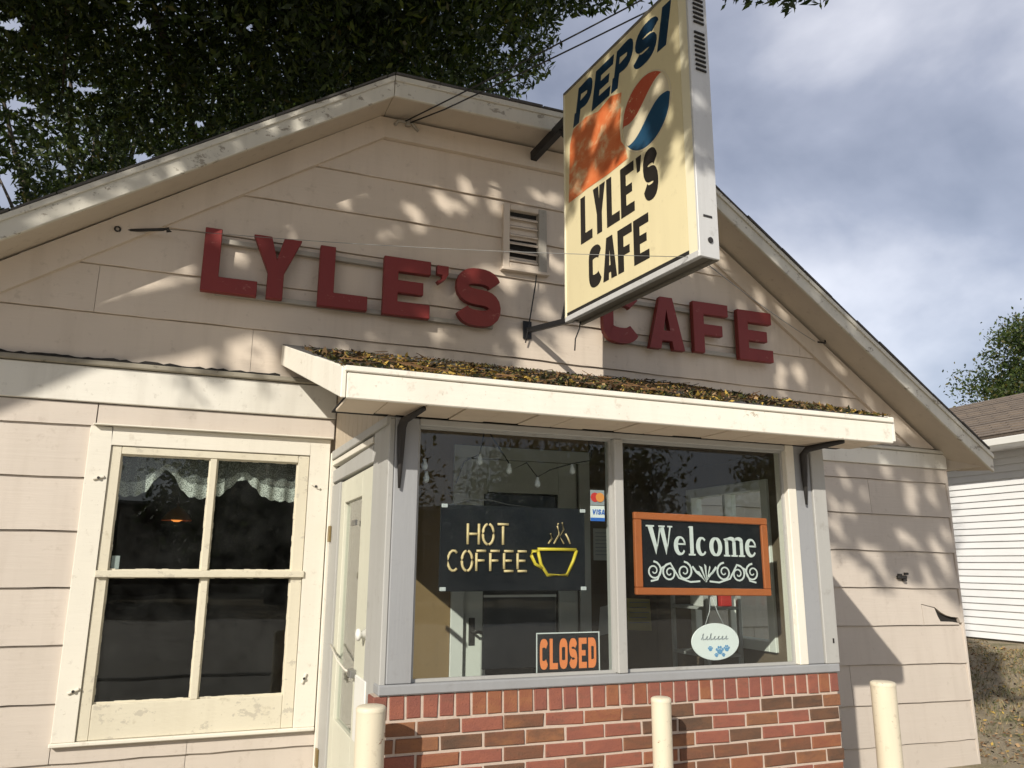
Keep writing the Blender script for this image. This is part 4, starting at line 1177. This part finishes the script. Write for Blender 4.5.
# ------------------------------------------------------------------ behind the left window
def valance():
    V, F = [], []
    nx, nz = 110, 14
    for i in range(nx + 1):
        u = i / nx; x = -.56 + 1.18 * u
        drop = .30 - .17 * math.exp(-((u - .27) / .075) ** 2) - .13 * math.exp(-((u - .66) / .09) ** 2)
        drop += .014 * abs(math.sin(u * 60))
        for j in range(nz + 1):
            v = j / nz
            V.append((x, YF + .10 + .016 * math.sin(u * 75 + math.sin(u * 9) * 2) * (.3 + .7 * v), 2.30 - drop * v))
    for i in range(nx):
        for j in range(nz):
            a = i * (nz + 1) + j
            F.append((a, a + nz + 1, a + nz + 2, a + 1))
    t = empty('lace_valance', (.03, YF + .1, 2.0), 'white lace valance hanging inside the top of the left window', 'curtain')
    hem = [j for i in range(nx) for j in range(nz)]
    mesh('lace', V, [f for f, j in zip(F, hem) if j < nz - 4], M['lace'], t, True)
    mesh('lace_hem', V, [f for f, j in zip(F, hem) if j >= nz - 4], M['lacehem'], t, True)
    tube('curtain_rod', [(-.60, YF + .125, 2.295), (.66, YF + .125, 2.295)], .008, M['white'], t, 8)
valance()
def lampmat():
    m, t, out = newmat('glowing amber shade')
    em = N(t, 'ShaderNodeEmission', inp={'Strength': .9}); em.inputs[0].default_value = (1, .30, .06, 1)
    t.links.new(em.outputs[0], out.inputs['Surface']); return m
M['glow'] = lampmat()
def pendant(x, y, z, label):
    t = empty('pendant_lamp', (x, y, z), label, 'lamp')
    prof = [(.012, .11), (.05, .09), (.09, .045), (.115, .0)]
    V = [(x + r * math.cos(a), y + r * math.sin(a), z + h) for r, h in prof for a in np.linspace(0, 2 * math.pi, 20, endpoint=False)]
    F = [(i * 20 + k, i * 20 + (k + 1) % 20, (i + 1) * 20 + (k + 1) % 20, (i + 1) * 20 + k) for i in range(3) for k in range(20)]
    mesh('shade', V, F, M['amber'], t, True)
    V, F = tube_vf([(x, y, z - .01), (x, y, z + .005), (x, y, z + .03), (x, y, z + .05)], [.02, .045, .05, .02], 12)
    mesh('bulb', V, F, M['glow'], t, True)
    tube('cord', [(x, y, z + .11), (x, y, 2.62)], .005, M['wire'], t, 5)
pendant(-.20, 6.9, 1.92, 'lit amber pendant lamp in the dark room behind the left window')
tag(slab_y('window_sticker', [rect(-.488, -.445, 1.556, 1.632)], YF - .001, YF + .0005, M['clear']), 'small pale sticker in lower corner of the upper left pane', 'sticker')

# ------------------------------------------------------------------ neighbouring house
XN = 12.37
nb = empty('neighbour_house', (XN + 2.5, 8, 0), 'white clapboard house with brown shingle roof, right of the cafe', 'house')
box('foundation', XN + .06, XN + 5, -1.95, 15.95, -.1, .44, M['concrete'], nb)
box('wall', XN + .03, XN + 5, -1.98, 15.98, .45, 3.55, M['whitesiding'], nb)
z = .44; k = 0
while z < 3.45:
    j1, j2 = random.uniform(-.007, .007), random.uniform(-.007, .007)
    V = [(XN - .014, -2, z + j1), (XN - .014, 16, z + j2), (XN + .012, 16, z + .122), (XN + .012, -2, z + .122)]
    V += [(XN + .028, y, zz) for _, y, zz in V]
    fixn(mesh('siding_board', V, [(0, 1, 2, 3), (7, 6, 5, 4), (0, 4, 5, 1), (1, 5, 6, 2), (2, 6, 7, 3), (3, 7, 4, 0)], M['whitesiding'], nb))
    z += .113
box('soffit', XN - .55, XN + .028, -2.3, 16.3, 3.50, 3.53, M['whitesiding'], nb)
gt = box('gutter', XN - .64, XN - .552, -2.3, 16.3, 3.50, 3.62, M['white'], nb, .012)
V = [(XN - .60, -2.4, 3.625), (XN - .60, 16.4, 3.625), (XN + 2.3, 16.4, 4.86), (XN + 2.3, -2.4, 4.86), (XN + 5.2, 16.4, 3.62), (XN + 5.2, -2.4, 3.62)]
V2 = [(x, y, zz + .05) for x, y, zz in V]
nroof = fixn(mesh('roof', V + V2, [(0, 1, 2, 3), (3, 2, 4, 5), (9, 8, 7, 6), (11, 10, 8, 9), (0, 6, 7, 1), (1, 7, 8, 2), (2, 8, 10, 4), (5, 11, 9, 3), (3, 9, 6, 0), (4, 10, 11, 5)], M['shingle'], nb))
# shingle courses along the slope facing the cafe
sl_ = (4.86 - 3.625) / 2.9
for k in range(17):
    x0 = XN - .60 + k * .17; z0 = 3.677 + k * .17 * sl_
    V = [(x0 - .01, -2.38, z0 + .012), (x0 - .01, 16.38, z0 + .012), (x0 + .17, 16.38, z0 + .17 * sl_ + .002), (x0 + .17, -2.38, z0 + .17 * sl_ + .002)]
    V += [(x, y, zz - .011) for x, y, zz in V]
    fixn(mesh('shingle_course', V, [(0, 1, 2, 3), (7, 6, 5, 4), (0, 4, 5, 1), (1, 5, 6, 2), (2, 6, 7, 3), (3, 7, 4, 0)], M['shingle'], nroof))
box('vent', XN + .03, XN + .058, 8.35, 9.1, .20, .42, M['tar'], nb)

# ------------------------------------------------------------------ trees
CRT = np.array(CR)           # columns: right, up, back
def to_px(P):
    q = (P - np.array([0, 0, 1.6])) @ CRT
    d = -q[:, 2]
    dd = np.where(d > .1, d, .1)
    return 512 + 786 * q[:, 0] / dd, 384 - 786 * q[:, 1] / dd, d
def sun_xy(P):
    t = (5.32 - P[:, 1]) / .618
    return P[:, 0] + .617 * t, P[:, 2] - .487 * t, t
def leaves(C, nper, sig, L, W, droop=.25, r=rng):
    n = len(C) * nper
    c = np.repeat(C, nper, 0) + r.normal(0, 1, (n, 3)) * np.repeat(sig[:, None], nper, 0) * np.array([1, 1, .75])
    u = r.normal(0, 1, (n, 3)); u[:, 2] -= droop * 2
    u /= np.linalg.norm(u, axis=1)[:, None]
    w = r.normal(0, 1, (n, 3)); w[:, 2] *= .6
    v = np.cross(u, w); v /= np.linalg.norm(v, axis=1)[:, None] + 1e-9
    s = r.uniform(.65, 1.25, n)[:, None]
    u *= L * s; v *= W * s
    nn = np.cross(u, v); nn /= np.linalg.norm(nn, axis=1)[:, None] + 1e-9
    return c, np.stack([c - u * .5, c + v * .5 - u * .05 + nn * W * .15, c + u * .5, c - v * .5 - u * .05 + nn * W * .15], 1)
def ellip(center, rad, n, r=rng, shell=.35):
    d = r.normal(0, 1, (n, 3)); d /= np.linalg.norm(d, axis=1)[:, None]
    q = r.uniform(0, 1, n) ** shell
    return np.array(center) + d * q[:, None] * np.array(rad)
def limb(a, b, r0, r1, bend, n=7):
    a, b = np.array(a, float), np.array(b, float)
    t = np.linspace(0, 1, n)
    p = a + (b - a) * t[:, None]
    p[:, 2] += bend * np.sin(np.pi * t)
    p += rng.normal(0, .05, p.shape) * (np.sin(np.pi * t))[:, None] * np.linalg.norm(b - a) * .15
    return tube_vf([tuple(x) for x in p], [r0 + (r1 - r0) * x for x in t], 7)

def zb(X):
    return np.interp(X, [-4, -1.5, -.2, .35, 1.2, 2.0, 2.45, 2.8, 3.3, 4.2, 4.8, 5.4, 6.3, 7.2], [2.70, 2.72, 2.74, 2.70, 2.75, 2.9, 3.30, 3.65, 3.30, 2.50, 1.72, 1.55, 1.30, 1.25])
_r = np.random.default_rng(77)
_w = [( 2 * np.pi / l * math.cos(a), 2 * np.pi / l * math.sin(a) * .62, p) for l, a, p in zip(_r.uniform(.15, .38, 26), _r.uniform(0, 2 * np.pi, 26), _r.uniform(0, 6.28, 26))]
def DAP(X, Z):
    """fine gap pattern of the foliage, seen along the sun's rays (unit variance)"""
    Xs = X + .35 * Z
    return sum(np.sin(a * Xs + b * Z + p) for a, b, p in _w) / math.sqrt(13)
def DTHR(X, Z):
    t = np.full(X.shape, 1.25)
    for x0, x1, z0, z1, v in ((-.85, .40, 2.75, 3.40, -.4), (.85, 2.6, 3.25, 4.5, .36), (4.3, 5.9, 2.6, 3.8, .6), (4.8, 6.4, 1.4, 2.5, .62), (2.8, 4.4, 2.5, 4.4, .6), (-.3, .9, 3.40, 3.75, .7), (-2.5, -.85, 2.7, 3.0, 1.0)):
        m = (X > x0) & (X < x1) & (Z > z0) & (Z < z1); t[m] = np.minimum(t[m], v)
    return t
def sun_ok(P, jit):
    X, Z, t = sun_xy(P)
    w = .10 * np.sin(X * 6.1 + Z * 2) + .07 * np.sin(X * 13.7 - Z * 5)
    ok = (Z > zb(X) + w + jit) & (X < 7.45 + w)
    # openings in the crown that let blotches of sun through
    for hx, hz, rx, rz in ((.26, 2.90, .10, .07), (.05, 3.55, .06, .08), (6.12, 1.78, .08, .12), (-.55, 3.6, .20, .06), (.35, 4.35, .12, .05), (3.4, 3.6, .10, .16), (3.75, 3.05, .10, .16)):
        a = ((X - hx) + .35 * (Z - hz)) / rx; b = (Z - hz) / rz
        ok &= (a * a + b * b) > .8 + .6 * np.sin(X * 31) * np.sin(Z * 27)
    ok &= DAP(X, Z) < DTHR(X, Z)
    return ok
def view_ok(P, soft):
    u, v, d = to_px(P)
    xr = np.interp(v, [-60, 0, 10, 18, 30, 50, 70, 85, 100, 115], [900, 665, 640, 560, 556, 552, 548, 535, 520, 480])
    inside = (d > .1) & (u > -30) & (u < 1060) & (v > -40) & (v < 800)
    ok = (u < xr + soft) | ((u > 722) & (u < 835) & (v < 7 + 9 * np.sin(u * .13) * np.sin(u * .05)))
    for hx, hy, rx, ry in ((6, 192, 15, 34), (18, 104, 22, 9), (12, 25, 18, 8), (85, 90, 22, 5), (143, 26, 12, 7), (140, 158, 15, 7), (200, 124, 7, 5), (250, 28, 5, 7), (60, 168, 8, 5), (70, 85, 6, 4), (110, 175, 6, 6), (505, 50, 9, 6), (515, 75, 6, 5)):
        ok &= (((u - hx) / rx) ** 2 + ((v - hy) / ry) ** 2) > .55 + .35 * np.sin(u * .9) * np.sin(v * .8)
    return ~inside | (ok & (v < 230))
def clear_ok(P):
    x, y, z = P.T
    over = (x > -2.8) & (x < 7) & (y > 4.6)
    top = 5.75 + .25 - np.abs(x - 2.1) * .45
    return ~(over & (z < np.maximum(top, 3.4) + .15)) & (z > 4.3)

def big_tree():
    t = empty('shade_tree', (-5.8, 1.2, 0), 'large dark leafy tree spreading over the cafe roof from the left', 'tree')
    C = np.concatenate([ellip((-3.2, 3.0, 9.6), (6.6, 6.8, 3.9), 1500), ellip((-1.0, 7.2, 8.2), (4.8, 3.4, 2.4), 760), ellip((-1.5, -.6, 7.8), (4.5, 2.4, 2.2), 320), ellip((-.3, -.3, 7.1), (2.9, 2.3, 1.5), 440), ellip((-4.5, 10.5, 7.8), (5.2, 4.2, 3.0), 380), ellip((1.2, 4.6, 8.0), (2.8, 2.6, 1.8), 420), ellip((1.3, 7.4, 8.0), (2.6, 2.2, 1.5), 260)])
    tw = np.stack([rng.uniform(3.65, 4.5, 13), rng.uniform(4.2, 4.7, 13), rng.uniform(6.32, 6.75, 13)], 1)
    C = np.concatenate([C, tw])
    X_, Z_, _ = sun_xy(C)
    C = C[(Z_ > zb(X_) + .12) & (X_ < 7.4) & view_ok(C, -14) & clear_ok(C)]
    far = (C[:, 1] > 4.0)
    sig = rng.uniform(.20, .44, len(C))
    c1, Q1 = leaves(C[far], 180, sig[far] * .9, .098, .036, .35)
    c2, Q2 = leaves(C[~far], 150, sig[~far], .105, .044)
    c, Q = np.concatenate([c1, c2]), np.concatenate([Q1, Q2])
    keep = sun_ok(c, rng.normal(0, .05, len(c))) & view_ok(c, rng.normal(0, 5, len(c))) & clear_ok(c)
    c, Q = c[keep], Q[keep]
    mi = rng.choice(4, len(Q), p=[.44, .36, .19, .01])
    cr_ = quads('crown', Q, LEAF, mi, t)
    tr = tube('trunk', [(-5.8, 1.2, -.05), (-5.75, 1.25, .5), (-5.65, 1.35, 2), (-5.4, 1.6, 3.6), (-5.1, 1.9, 5.2), (-4.6, 2.3, 7)], [.52, .38, .33, .30, .26, .18], M['bark'], t, 14)
    tips = C[rng.choice(len(C), 150, replace=False)]
    hubs = np.array([(-4.3, 3.6, 7.6), (-3.4, 1.2, 7.8), (-2.2, 4.6, 8.4), (-6.6, 3.0, 8.0), (-4.2, 2.6, 9.6), (-1.6, 6.6, 8.2), (-1.2, .6, 8.3), (-5.0, -.6, 7.9)])
    parts = [limb((-5.1, 1.9, 5.1), h, .17, .09, .25) for h in hubs]
    for p in tips:
        h = hubs[np.argmin(np.linalg.norm(hubs - p, axis=1))]
        parts.append(limb(h, p, .055, .010, .15, 6))
    mesh('limbs', *merge(parts), M['bark'], t, True)
    return len(Q)
nbig = big_tree()

def back_tree():
    t = empty('background_tree', (-3, 17, 0), 'broad dark tree standing behind the cafe roof', 'tree')
    C = np.concatenate([ellip((-2.0, 16.5, 8.2), (7.5, 3.4, 4.6), 460), ellip((4.2, 17.0, 10.2), (4.6, 3.0, 3.6), 330)])
    C = C[view_ok(C, -10)]
    c, Q = leaves(C, 75, rng.uniform(.35, .6, len(C)), .22, .09)
    k = view_ok(c, rng.normal(0, 5, len(c))); Q = Q[k]
    quads('crown', Q, LEAF, rng.choice(4, len(Q), p=[.5, .36, .12, .02]), t)
    tube('trunk', [(-3, 17, -.05), (-2.9, 17, 2), (-2.7, 16.8, 4.5), (-2.3, 16.6, 7.5)], [.42, .34, .28, .15], M['bark'], t, 12)
    mesh('limbs', *merge([limb((-2.7, 16.8, 4.5), p, .10, .02, .4) for p in C[:40]]), M['bark'], t, True)
back_tree()

def round_tree(name, base, cz, rad, ncl, nper, L, W, label, pal, group=None, sig=(.3, .6), seed=3):
    r = np.random.default_rng(seed)
    t = empty(name, base, label, 'tree', group)
    b = np.array(base)
    lob = [ellip(b + [rad[0] * .45 * math.cos(a), rad[1] * .45 * math.sin(a), cz + rad[2] * (.25 * math.sin(3 * a + seed))], np.array(rad) * .62, ncl // 6, r) for a in np.linspace(0, 2 * math.pi, 5, endpoint=False)]
    lob.append(ellip(b + [0, 0, cz + rad[2] * .35], np.array(rad) * .65, ncl // 6, r))
    C = np.concatenate(lob)
    c, Q = leaves(C, nper, r.uniform(*sig, len(C)), L, W, .2, r)
    quads('crown', Q, LEAF, r.choice(4, len(Q), p=pal), t)
    h = cz
    tube('trunk', [tuple(b + [0, 0, -.05]), tuple(b + [.05, 0, h * .3]), tuple(b + [.1, .05, h * .7]), tuple(b + [.05, 0, h])], [rad[0] * .09, rad[0] * .07, rad[0] * .055, rad[0] * .03], M['bark'], t, 10)
    mesh('limbs', *merge([limb(b + [.1, .05, h * .6], p, .08, .015, .3) for p in C[::max(1, len(C) // 40)]]), M['bark'], t, True)
    return t
round_tree('olive_tree', (32.0, 20.3, 0), 8.2, (4.0, 4.0, 4.6), 420, 150, .17, .085, 'olive green tree touched with yellow, beyond the neighbouring roof', [.30, .34, .24, .12], None, (.22, .42), 5)
round_tree('low_tree', (28.3, 23.2, 0), 5.2, (2.2, 2.2, 2.4), 120, 110, .16, .08, 'low dark green tree peeping between the cafe eave and neighbouring roof', [.5, .36, .12, .02], None, (.25, .45), 8)
sts = ['leftmost street tree across the road, reflected in the windows', 'second street tree from left across the road', 'middle street tree across the road', 'fourth street tree from left across the road', 'rightmost street tree across the road']
first = None
for k, x in enumerate((-21, -9, 3, 15.5, 28)):
    b = (x, -24 - (k % 2) * 2.0, 0)
    if first is None:
        first = round_tree('street_tree', b, 4.0, (5.4, 4.2, 3.5), 200, 70, .34, .16, sts[0], [.5, .36, .12, .02], 'street trees across the road', (.5, .9), 9)
        f0 = Vector(b)
    else:
        c = first.copy(); COL.objects.link(c); c.location = b; c['label'] = sts[k]
        c.rotation_euler = (0, 0, k * 1.3)
        for ch in first.children:
            d = ch.copy(); COL.objects.link(d); d.parent = c
            d.matrix_parent_inverse = Matrix.Translation(-f0)

# unseen shop row, added across the road to darken the cafe window reflections
sr = empty('added_shop', (3, -34, 0), 'long low dark brick shop building added behind the street trees to darken window reflections', 'building')
slab_y('wall', [rect(-45, 55, 0, 1.0), rect(-45, 55, 2.9, 4.4)] + [rect(-45 + k * 8, -42 + k * 8, 1.0, 2.9) for k in range(13)], -34, -33.8, M['darkwood'], sr)
box('parapet', -45.2, 55.2, -33.95, -33.65, 4.405, 4.6, M['concrete'], sr)
box('roof', -45, 55, -44, -34.01, 4.1, 4.3, M['shingledark'], sr)
for k in range(12):
    slab_y('window', [rect(-42 + k * 8, -37 + k * 8, 1.0, 2.9)], -34.1, -34.05, M['doorglass'], sr)
    slab_y('awning', [[(-42.2 + k * 8, 2.95), (-36.8 + k * 8, 2.95), (-36.8 + k * 8, 3.15), (-42.2 + k * 8, 3.15)]], -33.2, -33.79, M['rail'], sr)

# ------------------------------------------------------------------ yard between the houses
def yard_stuff():
    n = 16000
    x = rng.uniform(6.5, 12.3, n); y = rng.uniform(4.4, 14, n)
    a = rng.uniform(0, 6.28, n); L = rng.uniform(.012, .026, n)
    z = rise(x, y) - .03 + .03 * np.sin(x * 1.7 + y) + .025 * np.sin(y * 2.3 - x * .8) + rng.uniform(.008, .03, n)
    u = np.stack([np.cos(a), np.sin(a), rng.normal(0, .35, n)], 1) * L[:, None]
    v = np.stack([-np.sin(a), np.cos(a), rng.normal(0, .35, n)], 1) * L[:, None] * .6
    c = np.stack([x, y, z], 1)
    tag(quads('fallen_leaves', np.stack([c - u, c - v, c + u, c + v], 1), LIT, rng.choice(6, n, p=[.34, .12, .32, .02, .08, .12])), 'dry brown leaves scattered on the yard between the houses', 'fallen leaves', kind='stuff')
    n = 26000
    x = rng.uniform(6.4, 12.3, n); y = rng.uniform(4.4, 15, n)
    keep = (np.sin(x * 1.3 + 1) + np.sin(y * 1.1) + rng.normal(0, .6, n)) > -.2
    x, y = x[keep], y[keep]; n = len(x)
    z = rise(x, y) - .035 + .03 * np.sin(x * 1.7 + y) + .025 * np.sin(y * 2.3 - x * .8)
    a = rng.uniform(0, 6.28, n); h = rng.uniform(.03, .09, n)
    w = np.stack([np.cos(a), np.sin(a), 0 * a], 1) * .004
    c = np.stack([x, y, z], 1)
    tip = c + np.stack([rng.normal(0, .03, n), rng.normal(0, .03, n), h], 1)
    gm = [plain('dry grass', (.30, .24, .12), .8), plain('green grass', (.09, .11, .03), .7)]
    tag(quads('grass', np.stack([c - w, c + w, tip + w * .2, tip - w * .2], 1), gm, rng.choice(2, n, p=[.6, .4])), 'patchy dry grass on the yard between the houses', 'grass', kind='stuff')
yard_stuff()
print('leaves', nbig, 'objects', len(bpy.data.objects))
